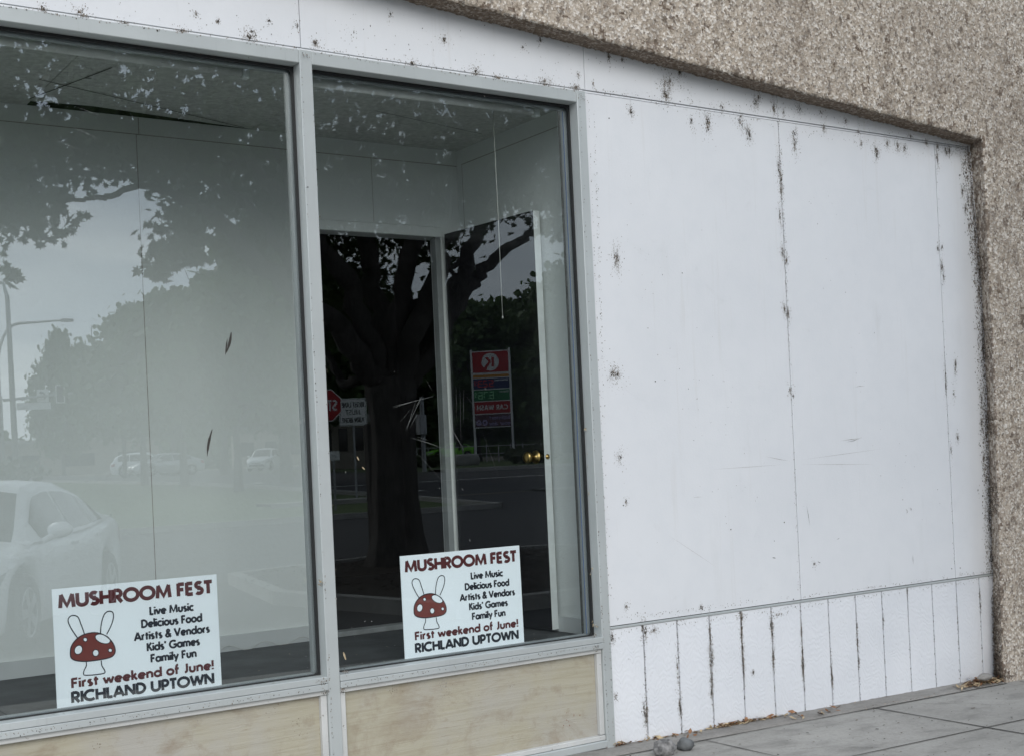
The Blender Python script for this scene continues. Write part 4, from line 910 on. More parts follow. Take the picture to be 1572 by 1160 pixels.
# planting bed with mulch round the near tree
bed = [(6.4, -5.6), (11.2, -5.6), (11.9, -8.2), (11.6, -11.2), (9.0, -12.1), (6.6, -11.4), (5.9, -8.4)]
mb = MB(); ctr = Vector((8.7, -8.8, -.02))
for (a, b), (c, d) in zip(bed, bed[1:]+bed[:1]):
    mb.poly([(a, b, -.09+.1), (c, d, -.09+.1), ctr+Vector((0, 0, .12))])
tag(mb.build('planting_bed', M['mulch'], None), 'dark bark mulch bed round the big tree', 'planting bed', kind='structure')
mb = MB()
for (a, b), (c, d) in zip(bed, bed[1:]+bed[:1]):
    m_ = Vector(((a+c)/2, (b+d)/2, 0)); dd = Vector((c-a, d-b, 0)); nn = Vector((-dd.y, dd.x, 0)).normalized()*.08
    A_, B_ = Vector((a, b, -.1)), Vector((c, d, -.1)); u = Vector((0, 0, .15)); mb.prism([A_-nn, B_-nn, B_+nn, A_+nn], u)
tag(mb.build('kerb', M['kerb'], None), 'concrete edging of the mulch bed', 'kerb', kind='structure')
mb = MB()
for i in range(5200):
    x = random.uniform(5.9, 11.9); y = random.uniform(-12, -5.5); s = random.uniform(.015, .05); a = random.uniform(0, 6.28); z = .03+random.uniform(0, .05)+.07*max(0, 1-math.hypot(x-8.7, y+8.8)/3)
    if math.hypot((x-8.8)/2.9, (y+8.8)/3.2) > 1: continue
    dx = Vector((math.cos(a), math.sin(a), random.uniform(-.4, .4)))*s; sd = Vector((-math.sin(a), math.cos(a), random.uniform(-.5, .5)))*s*.3; c = Vector((x, y, z)); mb.poly([c-dx, c-sd, c+dx, c+sd])
tag(mb.build('mulch_chips', M['mulch'], None, fix=False), 'loose bark chips on the mulch bed', 'mulch', kind='stuff')

# ---- maple leaf outline
LEAF = []
for ang, r in ((-90, .45), (-68, .12), (-40, .42), (-18, .26), (2, .52), (22, .30), (42, .48), (62, .34), (90, .62), (118, .34), (138, .48), (158, .30), (178, .52), (198, .26), (220, .42), (248, .12)): LEAF.append((r*math.cos(R(ang)), r*math.sin(R(ang))))
def add_leaf(v, f, c, s, up_bias=.25, shape=LEAF):
    n = Vector((random.gauss(0, 1), random.gauss(0, 1), random.gauss(0, 1)+up_bias)).normalized(); a = n.orthogonal().normalized(); b = n.cross(a); t = random.uniform(0, 6.28)
    a, b = a*math.cos(t)+b*math.sin(t), b*math.cos(t)-a*math.sin(t); i = len(v); bend = random.uniform(-.2, .35)
    for (x, y) in shape:
        q = c+a*x*s+b*y*s+n*(bend*(x*x)*s); v.append((q.x, q.y, q.z))
    f.append(tuple(range(i, i+len(shape))))
# ---- the big tree by the shop
TD = 17.2
def T(x, y, d=TD): return RP(x, y, d)
tb = T(612, 885); tb.z = zt(-tb.y)+.05
tree = thing('shade_tree', 'big multi limbed maple tree growing in the mulch bed, reflected in the panes', 'tree', (tb.x, tb.y, tb.z))
mb = MB()
def limb(pts, r0, r1, n=10, m=0, wob=.04):
    q = []; 
    for i in range(len(pts)-1):
        for k in range(4):
            t = k/4; p = pts[i].lerp(pts[i+1], t); q.append(p+Vector((random.gauss(0, wob), random.gauss(0, wob), 0))*(0 if i == 0 and k == 0 else 1))
    q.append(pts[-1]); N_ = len(q)-1
    mb.tube(q, [(r0+(r1-r0)*(i/N_)**.8)*(1+.07*random.uniform(-1, 1)) for i in range(N_+1)], n, m); return q
tips = []
# trunk with flare and bark ridges
path = [tb+Vector((0,0,-.15)), tb+Vector((0,0,.1)), tb+Vector((.02,0,.5)), T(607, 760), T(605, 690), T(603, 640), T(600, 600), T(600, 575)]
rads = [.56, .42, .32, .29, .275, .29, .33, .30]
i0 = len(mb.v); nn = 40
pth = []; rr = []
for i in range(len(path)-1):
    for k in range(5): t = k/5; pth.append(path[i].lerp(path[i+1], t)); rr.append(rads[i]*(1-t)+rads[i+1]*t)
for k, p in enumerate(pth):
    for j in range(nn):
        a = 2*math.pi*j/nn; q = Vector((math.cos(a), math.sin(a), 0)); f = 1+.08*noise.noise(Vector((q.x*5, q.y*5, p.z*.9)))+.07*noise.noise(Vector((q.x*2, q.y*2, p.z*.5)))+.03*math.sin(j*5)
        mb.v.append(tuple(p+q*rr[k]*f))
for k in range(len(pth)-1):
    for j in range(nn): mb.f.append((i0+k*nn+j, i0+k*nn+(j+1) % nn, i0+(k+1)*nn+(j+1) % nn, i0+(k+1)*nn+j)); mb.m.append(0)
limbs = []
def br(pix, r0, r1, dd=0.0):
    r0 *= .72; r1 *= .85
    pts = [T(x, y, TD+dd*i/(len(pix)-1)) for i, (x, y) in enumerate(pix)]; q = limb(pts, r0, r1); limbs.append((q, r1)); return q
br([(592,600),(560,560),(520,500),(470,470),(420,420),(370,380),(330,330)], .26, .10, -2.0)
br([(590,600),(572,540),(548,470),(520,410),(480,360),(430,300),(390,250)], .24, .09, -1.2)
br([(470,470),(440,400),(400,330),(350,290)], .13, .05, -.5); br([(600,590),(590,520),(575,440),(560,370),(545,300),(530,220),(520,140)], .25, .08, 1.0)
br([(605,590),(610,520),(620,440),(640,350),(650,260),(660,180)], .26, .08, -1.0); br([(612,600),(650,550),(690,490),(720,440),(740,415),(775,385),(810,365),(840,345)], .22, .045, -.3)
br([(615,595),(660,520),(700,440),(730,370),(760,290),(790,220)], .24, .07, 1.5); br([(610,598),(640,500),(680,400),(700,320),(710,230),(740,150)], .24, .07, -2.0)
br([(625,475),(650,462),(685,440),(705,405),(715,380)], .10, .035, 0); br([(330,330),(285,308),(250,292),(215,284),(170,302),(140,305),(95,310)], .095, .025, -1.5)
br([(390,250),(320,250),(250,275),(160,268),(60,265),(-40,262)], .085, .03, -2.5); br([(350,290),(290,220),(220,170),(130,120)], .06, .025, -2.0); br([(480,360),(420,230),(360,140),(300,60)], .08, .03, 0)
br([(250,292),(200,230),(120,160),(20,110)], .05, .02, -1.0); br([(330,330),(310,345),(290,380),(285,410)], .03, .01, .3); br([(840,345),(870,330),(900,300)], .04, .015, 0); br([(560,370),(600,260),(620,140)], .08, .03, 1.5); br([(790,220),(860,200),(930,170)], .06, .02, 0)
br([(592,600),(555,580),(530,590),(510,560),(500,500)], .12, .05, .8)
mb.build('trunk', M['bark'], tree, True, fix=False)
lv, lf = [], []
def spray(c, rad, n, s=(.09, .15), flat=.6):
    for i in range(n):
        p = Vector((random.gauss(0, rad*.55), random.gauss(0, rad*.55), random.gauss(0, rad*.5*flat))); add_leaf(lv, lf, c+p, random.uniform(*s)*1.15)
# leaf sprays fill the crown's volume in the places the photo shows them
def crown_px(px0, px1, py0, py1, k, n, dd=(-3, 3), rad=.42):
    for i in range(k): spray(T(random.uniform(px0, px1), random.uniform(py0, py1), TD+random.uniform(*dd)), rad*random.uniform(.7, 1.3), n)
crown_px(-120, 470, -160, 215, 330, 31, (-5, 3)); crown_px(470, 900, -160, 235, 260, 35, (-4, 4)); crown_px(-120, 90, 200, 300, 70, 26, (-4, 2)); crown_px(0, 75, 300, 352, 16, 24, (-3, -1), .3)
crown_px(90, 330, 200, 262, 70, 25, (-3, 2)); crown_px(250, 480, 215, 320, 85, 25, (.3, 3.8)); crown_px(300, 480, 320, 390, 30, 18, (.5, 3.5), .34); crown_px(255, 300, 330, 400, 16, 22, (-2, 0), .22); crown_px(236, 262, 375, 425, 9, 14, (-2, -1), .14)
crown_px(480, 690, 220, 400, 120, 26, (.5, 4.5)); crown_px(690, 800, 220, 322, 60, 28, (0, 4)); crown_px(800, 900, 180, 300, 40, 30, (-2, 2)); crown_px(830, 885, 290, 352, 14, 18, (-1, 1), .26); crown_px(480, 600, 420, 520, 40, 26, (0, 4)); crown_px(690, 780, 320, 365, 10, 16, (0, 2), .24)
for (x, y) in ((75,365), (20,425), (12,415), (60,340), (10,345), (110,340), (235,420), (242,400)):
    for i in range(9): add_leaf(lv, lf, T(x+random.gauss(0, 9), y+random.gauss(0, 7), TD-4), random.uniform(.10, .15))
for k in range(240):                                            # the rest of the crown, beyond what the panes show
    a = random.uniform(0, 6.28); r = 6.4*random.random()**.6; spray(Vector((tb.x+r*math.cos(a), tb.y+r*math.sin(a), random.uniform(7.5, 11)-.12*r)), .8, 20)
mbl = MB(); mbl.v = lv; mbl.f = lf; mbl.m = [0]*len(lf)
mbl.build('crown', M['leafA'], tree, fix=False)

# ---- park trees: three makes, copied
CL = [(-.5, -.3), (0, -.5), (.5, -.3), (.42, .3), (0, .55), (-.42, .3)]
def make_tree(seed, h, cw, trunk_h, nclump, per, leaf, name, label):
    random.seed(seed); root = thing(name, label, 'tree'); mb = MB()
    mb.tube([(0,0,-.3), (.03,0,trunk_h*.5), (0,.05,trunk_h), (.1,0,h*.55), (.05,.05,h*.85)], [.26*h/9, .18*h/9, .15*h/9, .09*h/9, .02], 10)
    v, f = [], []
    for k in range(nclump):
        t = random.random(); zz = trunk_h*.85+(h-trunk_h*.85)*t; prof = math.sin(math.pi*min(1, .12+.86*(t**.8)))**.7*cw
        a = random.uniform(0, 6.28); r = prof*random.random()**.45; c = Vector((r*math.cos(a), r*math.sin(a), zz))
        if k % 6 == 0: mb.tube([(0,0,trunk_h*random.uniform(.8, 1.1)), c*.5+Vector((0,0,trunk_h*.4)), c], [.07*h/9, .045*h/9, .01], 5)
        cr = random.uniform(.35, .8)*cw*.28
        for i in range(per):
            p = Vector((random.gauss(0, cr*.6), random.gauss(0, cr*.6), random.gauss(0, cr*.45))); add_leaf(v, f, c+p, random.uniform(.7, 1.3)*leaf, .3, CL)
    mb.build('trunk', M['bark'], root, True, fix=False)
    m2 = MB(); m2.v = v; m2.f = f; m2.m = [0]*len(f); m2.build('crown', M['leafB'], root, fix=False); return root
protoA = make_tree(11, 8.6, 3.9, 3.3, 150, 46, .30, 'park_tree', 'x'); protoB = make_tree(12, 13, 5.0, 2.6, 190, 46, .42, 'roadside_tree', 'x'); protoC = make_tree(13, 11, 3.4, 3.4, 150, 42, .38, 'park_tree', 'x')
random.seed(21)
usedp = set()
def put_tree(proto, x, y, s, label, group, sz=None):
    o = proto if proto.name not in usedp else copy_tree(proto); usedp.add(o.name)
    o.location = (x, y, zt(-y)-.02); o.rotation_euler = (0, 0, random.uniform(0, 6.28)); o.scale = (s, s, sz or s); o['label'] = label; o['group'] = group; return o
GPT = 'park trees reflected in the left pane'
def rx(px, dist): p = RP(px, 720, dist); return p.x, p.y
for px, dist, s, sz, proto, lab in (
    (365, 45, .74, .78, protoA, 'leafy park tree nearest the lot, third trunk of the row on the lawn'), (283, 52, .78, .84, protoA, 'leafy park tree in the middle of the row on the lawn'),
    (222, 56, .74, .82, protoA, 'leafy park tree at the far end of the row on the lawn'), (440, 52, .95, .98, protoC, 'taller park tree left of the mullion behind the white car'),
    (345, 74, .90, .98, protoC, 'tall park tree behind the row on the lawn'), (192, 76, .62, .84, protoA, 'rounded park tree at the left shoulder of the tree mass'),
    (268, 90, .88, 1.05, protoC, 'far park tree showing between the first two of the row'), (415, 128, 1.2, 1.3, protoB, 'broad far tree behind the white car'), (98, 118, .50, .93, protoB, 'lone round far tree right of the lamp posts'),
    (470, 70, 1.05, 1.06, protoC, 'park tree whose crown meets the mullion')):
    x, y = rx(px, dist); put_tree(proto, x, y, s, lab, GPT, sz)
GRT = 'roadside trees behind the fuel price sign'
for i, (px, dist, s, sz) in enumerate(((845, 92, .95, .90), (790, 96, .98, .88), (735, 92, .95, .84), (690, 140, 1.5, 1.3), (650, 138, 1.4, 1.2), (600, 136, 1.4, 1.3), (550, 100, 1.0, .95), (515, 92, .9, .85), (895, 88, .95, 1.0), (935, 96, 1.0, 1.0))):
    x, y = rx(px, dist); put_tree(protoB, x, y, s, '%s from the left of the dark roadside trees behind the price sign' % (['eighth', 'seventh', 'sixth', 'fifth', 'fourth', 'third', 'second', 'first', 'ninth', 'tenth'][i],), GRT, sz)
# a far wood closing the horizon, one mass
v, f = [], []
for k in range(2600):
    a = R(random.uniform(-2, 60)); d = random.uniform(170, 215); c = Vector((d*math.sin(a), 4.8-d*math.cos(a), 1.4+random.random()**1.3*(7+3.5*math.sin(a*17)+2*math.sin(a*41))))
    for i in range(6): add_leaf(v, f, c+Vector((random.gauss(0, 1.3), random.gauss(0, 1.3), random.gauss(0, .8))), random.uniform(1.0, 2.0), .3, CL)
m2 = MB(); m2.v = v; m2.f = f; m2.m = [0]*len(f)
tag(m2.build('far_wood', M['leafB'], None, fix=False), 'far low line of trees along the horizon', 'wood', kind='stuff')

# ---- cars: a lofted body, pillars left in body colour between panes, wheels in arches
def make_car(label, paint, kind='sedan', name='parked_car', group=None):
    root = thing(name, label, 'car', (0,0,0), 0, group)          # nose towards +x, centre of wheelbase at the origin, ground z = 0
    if kind == 'sedan':
        L0, L1, W, belt, roof = -2.42, 2.42, .915, .95, 1.44
        top = [(-2.42, .80, .62), (-2.30, 1.00, .80), (-1.90, 1.06, .86), (-1.35, 1.02, .905), (-.6, .97, .915), (.4, .94, .915), (1.05, .93, .905), (1.6, .88, .88), (2.1, .78, .80), (2.36, .66, .66), (2.42, .58, .58)]
        cab = [(-2.02, 1.05, .72), (-1.62, 1.20, .67), (-1.15, 1.365, .625), (-.6, 1.452, .60), (0, 1.465, .595), (.36, 1.425, .61), (1.2, .935, .80)]
        wx = 1.41
    else:
        L0, L1, W, belt, roof = -2.28, 2.28, .93, 1.06, 1.68
        top = [(-2.28, .80, .72), (-2.22, 1.02, .86), (-1.8, 1.10, .91), (-1.2, 1.08, .93), (-.5, 1.05, .93), (.4, 1.03, .93), (1.0, 1.02, .92), (1.5, .99, .89), (2.0, .90, .82), (2.22, .76, .70), (2.28, .66, .62)]
        cab = [(-2.16, 1.06, .76), (-1.95, 1.42, .70), (-1.5, 1.60, .64), (-.6, 1.675, .62), (.1, 1.66, .62), (.35, 1.60, .64), (1.12, 1.03, .82)]
        wx = 1.34
    wr = .335 if kind == 'sedan' else .36
    mb = MB()
    def interp(tab, x):
        for a, b in zip(tab, tab[1:]):
            if x <= b[0]:
                t = (x-a[0])/(b[0]-a[0]); t = t*t*(3-2*t)*.4+t*.6; return [a[k]+(b[k]-a[k])*t for k in range(1, len(a))]
        return list(tab[-1][1:])
    xs_ = [L0+(L1-L0)*k/96 for k in range(97)]
    secs = []
    for x in xs_:
        zt_, hw = interp(top, x); e = min(1, (x-L0)/.25, (L1-x)/.25); zb = .20+.16*(1-max(0, e))**1.5
        for c in (-wx, wx):
            q = (wr+.055)**2-(x-c)**2
            if q > 0: zb = max(zb, wr+math.sqrt(q))
        zb = min(zb, zt_-.05)
        sec = [(0, zt_+.02), (hw*.55, zt_+.015), (hw*.86, zt_-.01), (hw*.965, zt_-.06), (hw*.985, zb+(zt_-zb)*.72), (hw, zb+(zt_-zb)*.5), (hw*.985, zb+(zt_-zb)*.22), (hw*.955, zb+.02), (hw*.93, zb)]
        secs.append([(x, y, z) for y, z in sec]+[(x, hw*.5, zb+.01)])
    m_ = len(secs[0])
    for sg in (1, -1):
        i0 = len(mb.v)
        for s in secs: mb.v += [(x, y*sg, z) for x, y, z in s]
        for a in range(len(secs)-1):
            for b in range(m_-1): mb.f.append((i0+a*m_+b, i0+(a+1)*m_+b, i0+(a+1)*m_+b+1, i0+a*m_+b+1)); mb.m.append(0)
        for a in (0, len(secs)-1): mb.f.append(tuple(i0+a*m_+b for b in range(m_))); mb.m.append(0)
    body = mb.build('body', paint, root, True, fix=True)
    # cabin: roof shell of pillars and panes
    mb = MB(); gl = MB()
    K = 40; cx = [cab[0][0]+(cab[-1][0]-cab[0][0])*k/K for k in range(K+1)]
    def csec(x):
        zc, hw = interp(cab, x); zb_, hb_ = interp(top, x); zb_ -= .02
        return [(0, zc+.015), (hw*.6, zc+.005), (hw*.88, zc-.02), (hw, zc-.07 if zc-.07 > zb_ else zb_+.01), (hb_*.93, zb_)]
    rows = [csec(x) for x in cx]
    for sg in (1, -1):
        for a in range(K):
            for b in range(4):
                A, B, C_, D_ = [(cx[a], rows[a][b][0]*sg, rows[a][b][1]), (cx[a+1], rows[a+1][b][0]*sg, rows[a+1][b][1]), (cx[a+1], rows[a+1][b+1][0]*sg, rows[a+1][b+1][1]), (cx[a], rows[a][b+1][0]*sg, rows[a][b+1][1])]
                mb.poly([A, B, C_, D_], 0)
    mb.build('roof', paint, root, True)
    # side glass, windscreen, rear glass sit a few millimetres proud of the shell
    def sidept(x, t, sg, o=.006):
        r = csec(x); p = Vector((x, r[3][0], r[3][1])).lerp(Vector((x, r[4][0], r[4][1])), t); return (p.x, (p.y+o)*sg, p.z+.002)
    wins = ((-1.42, -.98), (-.94, -.20), (-.13, .80)) if kind == 'sedan' else ((-1.75, -1.0), (-.93, -.08), (-.02, .80))
    for sg in (1, -1):
        for (a, b) in wins:
            n = 10; up_ = [sidept(a+(b-a)*k/n, .10, sg) for k in range(n+1)]; dn_ = [sidept(a+(b-a)*k/n, .92, sg) for k in range(n+1)]
            g = MB()
            for k in range(n): g.poly([up_[k], up_[k+1], dn_[k+1], dn_[k]])
            g.build('side_window', M['cargl'], root, True)
    def toppatch(a, b, name):
        g = MB(); n = 8
        for k in range(n):
            x0, x1 = a+(b-a)*k/n, a+(b-a)*(k+1)/n; r0, r1 = csec(x0), csec(x1)
            def row(x, r): return [(x, -r[2][0]*.98, r[2][1]+.004), (x, -r[1][0], r[1][1]+.006), (x, 0, r[0][1]+.006), (x, r[1][0], r[1][1]+.006), (x, r[2][0]*.98, r[2][1]+.004)]
            q0, q1 = row(x0, r0), row(x1, r1)
            for j in range(4): g.poly([q0[j], q1[j], q1[j+1], q0[j+1]])
        g.build(name, M['cargl'], root, True)
    if kind == 'sedan': toppatch(.50, 1.17, 'windscreen'); toppatch(-1.86, -1.12, 'rear_window')
    else: toppatch(.42, 1.08, 'windscreen'); toppatch(-2.13, -1.88, 'rear_window')
    for sg in (1, -1):
        for c in (-wx, wx):
            y0 = sg*(.895 if kind == 'sedan' else .905); w = MB().lathe((c, y0, wr), (0, -sg, 0), [(wr*.62, 0), (wr*.66, -.004), (wr*.93, -.004), (wr, .03), (wr, .19), (wr*.9, .22)], 28)
            t = w.build('wheel', M['tyre'], root, True)
            r = MB().lathe((c, y0+sg*.004, wr), (0, -sg, 0), [(wr*.66, .012), (wr*.63, -.004), (wr*.56, .01), (wr*.52, .05)], 24, 0)
            for k in range(5):
                a = 2*math.pi*k/5; d = Vector((math.cos(a), 0, math.sin(a))); n = Vector((-d.z, 0, d.x)); cc = Vector((c, y0+sg*.0035, wr))
                r.prism([cc+n*.03, cc+d*wr*.6+n*.045, cc+d*wr*.6-n*.045, cc-n*.03], (0, -sg*.02, 0))
            r.build('rim', M['rim'], t, False)
        g = MB(); x0 = L1-.52
        def bodypt(x, fz, sg, o):
            zt_, hw = interp(top, x); return (x+o*.7, (hw*.985+o)*sg, .20+(zt_-.20)*fz)
        pts_u = [bodypt(L1-.62+.56*k/6, .80, sg, .012) for k in range(7)]; pts_d = [bodypt(L1-.45+.40*k/6, .60, sg, .014) for k in range(7)]
        for k in range(6): g.poly([pts_u[k], pts_u[k+1], pts_d[k+1], pts_d[k]])
        g.build('headlight', M['lens'], root, True)
        g = MB(); pts_u = [bodypt(L0+.03+.34*k/5, .86, sg, .012) for k in range(6)]; pts_d = [bodypt(L0+.03+.28*k/5, .66, sg, .012) for k in range(6)]
        for k in range(5): g.poly([pts_u[k], pts_u[k+1], pts_d[k+1], pts_d[k]])
        g.build('tail_light', M['redl'], root, True)
        zb_, hb_ = interp(top, .86)
        mm = MB(); c = Vector((.80, sg*(hb_+.10), zb_+.075))
        for a in range(9):
            th_ = math.pi*a/8
            for b in range(14):
                ph = 2*math.pi*b/14; u = Vector((math.sin(th_)*math.cos(ph)*.085, sg*math.cos(th_)*.115, math.sin(th_)*math.sin(ph)*.075)); mm.v.append(tuple(c+u))
        for a in range(8):
            for b in range(14): mm.f.append((a*14+b, (a+1)*14+b, (a+1)*14+(b+1) % 14, a*14+(b+1) % 14)); mm.m.append(0)
        mm.tube([(.86, sg*(hb_-.04), zb_-.02), (.83, sg*(hb_+.05), zb_+.03)], .03, 8)
        mm.build('wing_mirror', paint, root, True)
        for hxp in (.0, -.92):
            hs = MB(); q = bodypt(hxp, .86, sg, .012); hs.bevbox(hxp-.12, hxp+.06, min(q[1]-.012, q[1]+.012), max(q[1]-.012, q[1]+.012), q[2]-.012, q[2]+.016, .004); hs.build('door_handle', paint, root)
    g = MB(); zt_, hw = interp(top, L1-.04)
    g.bevbox(L1-.09, L1+.012, -.55, .55, .34, .50, .02); g.bevbox(L1-.06, L1+.008, -.34, .34, .56, .60, .01)
    g.build('grille', M['blackp'], root)
    return root
CG = 'cars parked behind the viewer'
fw = Vector((2.82, -6.85)); h2 = Vector((-.515, .857)).normalized(); side = Vector((h2.y, -h2.x))     # right side of the car
ctr = fw-h2*1.41-side*.82
car = make_car('white sedan parked nose to the shop, mirrored large at lower left', M['carw'], 'sedan', 'parked_sedan', CG)
car.location = (ctr.x, ctr.y, -.095); car.rotation_euler = (0, 0, math.atan2(h2.y, h2.x))
c2 = make_car('silver sedan parked far off behind the park trees', M['carg'], 'sedan', 'parked_sedan', CG)
p = RP(255, 726, 88); c2.location = (p.x, p.y, zt(-p.y)+.02); c2.rotation_euler = (0, 0, R(175))
c3 = copy_tree(car); c3['label'] = 'white sedan parked just behind the near white sedan'; c3.location = (ctr.x-.35, ctr.y-5.6, -.095); c3.rotation_euler = (0, 0, math.atan2(h2.y, h2.x)+R(8))
suv = make_car('white sport utility car parked beyond the lawn beside a tree trunk', M['carw'], 'suv', 'parked_suv', CG)
p = RP(408, 722, 100); suv.location = (p.x, p.y, zt(-p.y)+.02); suv.rotation_euler = (0, 0, R(130))
su2 = copy_tree(suv); su2['label'] = 'white sport utility car half hidden behind the silver sedan'; p = RP(225, 726, 95); su2.location = (p.x, p.y, zt(-p.y)+.02); su2.rotation_euler = (0, 0, R(30))
gc = make_car('lime green coupe parked beyond the street left of the price sign', M['lime'], 'sedan', 'parked_coupe', CG)
p = RP(693, 702, 124); gc.location = (p.x, p.y, zt(-p.y)+.01); gc.rotation_euler = (0, 0, R(200))

# ---- signs and posts: faces are built in the local x-z plane, front towards local -y
def spin_to(p): return math.atan2(p[0]-0.0, -(p[1]-4.87))       # front turned to the mirrored viewer
# (a) stop sign
def sign_face(mb, pts, y, m): mb.poly([(x, y, z) for x, z in pts], m)
p = RP(500, 622, 31); g0 = zt(-p.y)
ss = thing('stop_sign', 'red stop sign on a steel post at the street corner, mirrored at the mullion', 'sign', (p.x, p.y, g0), R(180)+spin_to(p)+R(6))
zc = p.z-g0
oc = [(.40*math.cos(R(22.5+45*k)), zc+.40*math.sin(R(22.5+45*k))) for k in range(8)]; oi = [(.378*math.cos(R(22.5+45*k)), zc+.378*math.sin(R(22.5+45*k))) for k in range(8)]
mb = MB().prism([(x, 0, z) for x, z in oc], (0, .006, 0), 0); sign_face(mb, oi, -.002, 1)
lettering(mb, 'STOP', -.27, .27, zc-.125, .25, lambda u, v, l: (u, -.004-l, v), .19, 0, .08)
for o in ((ss, mb),):
    me = mb; me.v = [(x+ss.location.x, y+ss.location.y, z+ss.location.z) for x, y, z in me.v]; me.build('sign_plate', [M['signw'], M['signr']], ss, fix=False)
def local(mb, root): mb.v = [(x+root.location.x, y+root.location.y, z+root.location.z) for x, y, z in mb.v]; return mb
local(MB().box(-.03, .03, .008, .05, -.2, zc+.42), ss).build('post', M['galv'], ss)
# (b) lane sign
p = RP(542, 632, 37); g0 = zt(-p.y); zc = p.z-g0
ls = thing('lane_sign', 'white right lane must turn right sign on a post beside the stop sign', 'sign', (p.x, p.y, g0), R(180)+spin_to(p))
mb = MB().bevbox(-.38, .38, 0, .006, zc-.38, zc+.38, .002, 0)
for (a, b, c, d) in ((-.36, .36, .35, .36), (-.36, .36, -.36, -.35), (-.36, -.35, -.35, .35), (.35, .36, -.35, .35)): mb.box(a, b, -.003, -.001, zc+c, zc+d, 1)
for txt, u0, u1, v in (('RIGHT LANE', -.31, .31, .13), ('MUST', -.20, .20, -.075), ('TURN RIGHT', -.31, .31, -.29)): lettering(mb, txt, u0, u1, zc+v, .145, lambda u, v, l: (u, -.003-l, v), .15, 1, .1)
local(mb, ls).build('sign_plate', [M['signw'], M['signk']], ls, fix=False); local(MB().box(-.03, .03, .008, .05, -.2, zc+.3), ls).build('post', M['galv'], ls)
# (c) fuel price pylon
p0 = RP(755, 600, 74); g0 = zt(-p0.y)
pk = lambda y: RP(755, y, 74).z-g0
py = thing('price_sign', 'tall red and white fuel price pylon sign across the street', 'sign', (p0.x, p0.y, g0), R(180)+spin_to(p0)+R(9))
zT, zB = pk(537), pk(656); W2 = 1.02
rowsz = [pk(y) for y in (539, 572, 579.5, 597, 615, 634.5, 655)]
for sx in (-1, 1): local(MB().bevbox(sx*(W2+.055)-.055, sx*(W2+.055)+.055, -.06, .06, -.3, zT+.06, .01), py).build('post', M['signw'], py)
names = [('brand_panel', 'signr'), ('stripe_panel', 'signo'), ('unleaded_panel', 'signb'), ('diesel_panel', 'signg'), ('car_wash_panel', 'signr'), ('advert_panel', 'signp')]
SEG = {'0': 'abcdef', '1': 'bc', '2': 'abged', '3': 'abgcd', '5': 'afgcd', '6': 'afgcde', '7': 'abc', '9': 'abgfcd'}
def digit(mb, ch, x, z, w, h, m):
    t = w*.2; S = {'a': (0, w, h-t, h), 'd': (0, w, 0, t), 'g': (0, w, h/2-t/2, h/2+t/2), 'b': (w-t, w, h/2+t/2, h-t), 'c': (w-t, w, t, h/2-t/2), 'f': (0, t, h/2+t/2, h-t), 'e': (0, t, t, h/2-t/2)}
    for s in SEG[ch]: a, b, c, d = S[s]; mb.box(x+a, x+b, -.066, -.062, z+c, z+d, m)
for i, (nm, mk) in enumerate(names):
    z1, z0 = rowsz[i]-.03, rowsz[i+1]+.03; mb = MB().bevbox(-W2, W2, -.06, .05, z0, z1, .01, 0); h = z1-z0; mats = [M[mk]]
    F = lambda u, v, l: (u, -.066-l, v)
    if i == 0:
        zc = (z0+z1)/2; r = h*.43; mb.prism([(r*math.cos(2*math.pi*k/36), -.064, zc+r*math.sin(2*math.pi*k/36)) for k in range(36)], (0, .003, 0), 1)
        mats.append(M['signw'])
        Y = -.067; mb.poly([(q[0]*r, Y, zc+q[1]*r) for q in ((-.44, -.55), (-.14, -.55), (-.14, .55), (-.44, .55))], 0)
        mb.poly([(q[0]*r, Y, zc+q[1]*r) for q in ((-.12, .02), (.26, .55), (.62, .55), (.22, .02))], 0); mb.poly([(q[0]*r, Y-.0005, zc+q[1]*r) for q in ((-.12, .03), (.22, .03), (.80, -.66), (.52, -.90))], 0)
    elif i == 1: mb.box(-W2, W2, -.064, -.061, z1-h*.3, z1, 1); mats.append(M['signw'])
    elif i == 2:
        mats += [M['digr'], M['signw']]; lettering(mb, 'Unleaded', -.95, -.2, z1-.17, .12, F, .2, 2, .06)
        for ch, x in (('5', -.12), ('2', .22), ('3', .52)): digit(mb, ch, x, z0+.1, .24, h-.2, 1)
        mb.box(.15, .19, -.066, -.062, z0+.1, z0+.14, 1); digit(mb, '9', .84, z0+.22, .12, h-.34, 1)
    elif i == 3:
        mats += [M['digg'], M['signw']]; lettering(mb, 'Diesel', -.95, -.45, z1-.17, .12, F, .2, 2, .06)
        for ch, x in (('6', -.12), ('7', .22), ('6', .52)): digit(mb, ch, x, z0+.1, .24, h-.2, 1)
        mb.box(.15, .19, -.066, -.062, z0+.1, z0+.14, 1); digit(mb, '9', .84, z0+.22, .12, h-.34, 1)
    elif i == 4: mats.append(M['signw']); lettering(mb, 'CAR WASH', -.88, .86, (z0+z1)/2-.13, .27, F, .2, 1, .1)
    else:
        mats += [M['mauve'], M['signw']]; lettering(mb, 'kickstart', -.97, .2, z1-.30, .22, F, .19, 1, .05); lettering(mb, 'your day', -.97, .2, z1-.62, .22, F, .19, 1, .05)
        for cx in (.45, .80):
            a = [(cx+.15*math.cos(2*math.pi*k/20), -.065, z0+.24+.17*math.sin(2*math.pi*k/20)) for k in range(20)]; mb.prism(a, (0, .002, 0), 1)
            a = [(cx+.06*math.cos(2*math.pi*k/14), -.068, z0+.24+.07*math.sin(2*math.pi*k/14)) for k in range(14)]; mb.prism(a, (0, .002, 0), 0)
    local(mb, py).build(nm, mats, py, fix=False)
mb = MB()
for z in rowsz: mb.box(-W2, W2, -.04, .04, z-.025, z+.025)
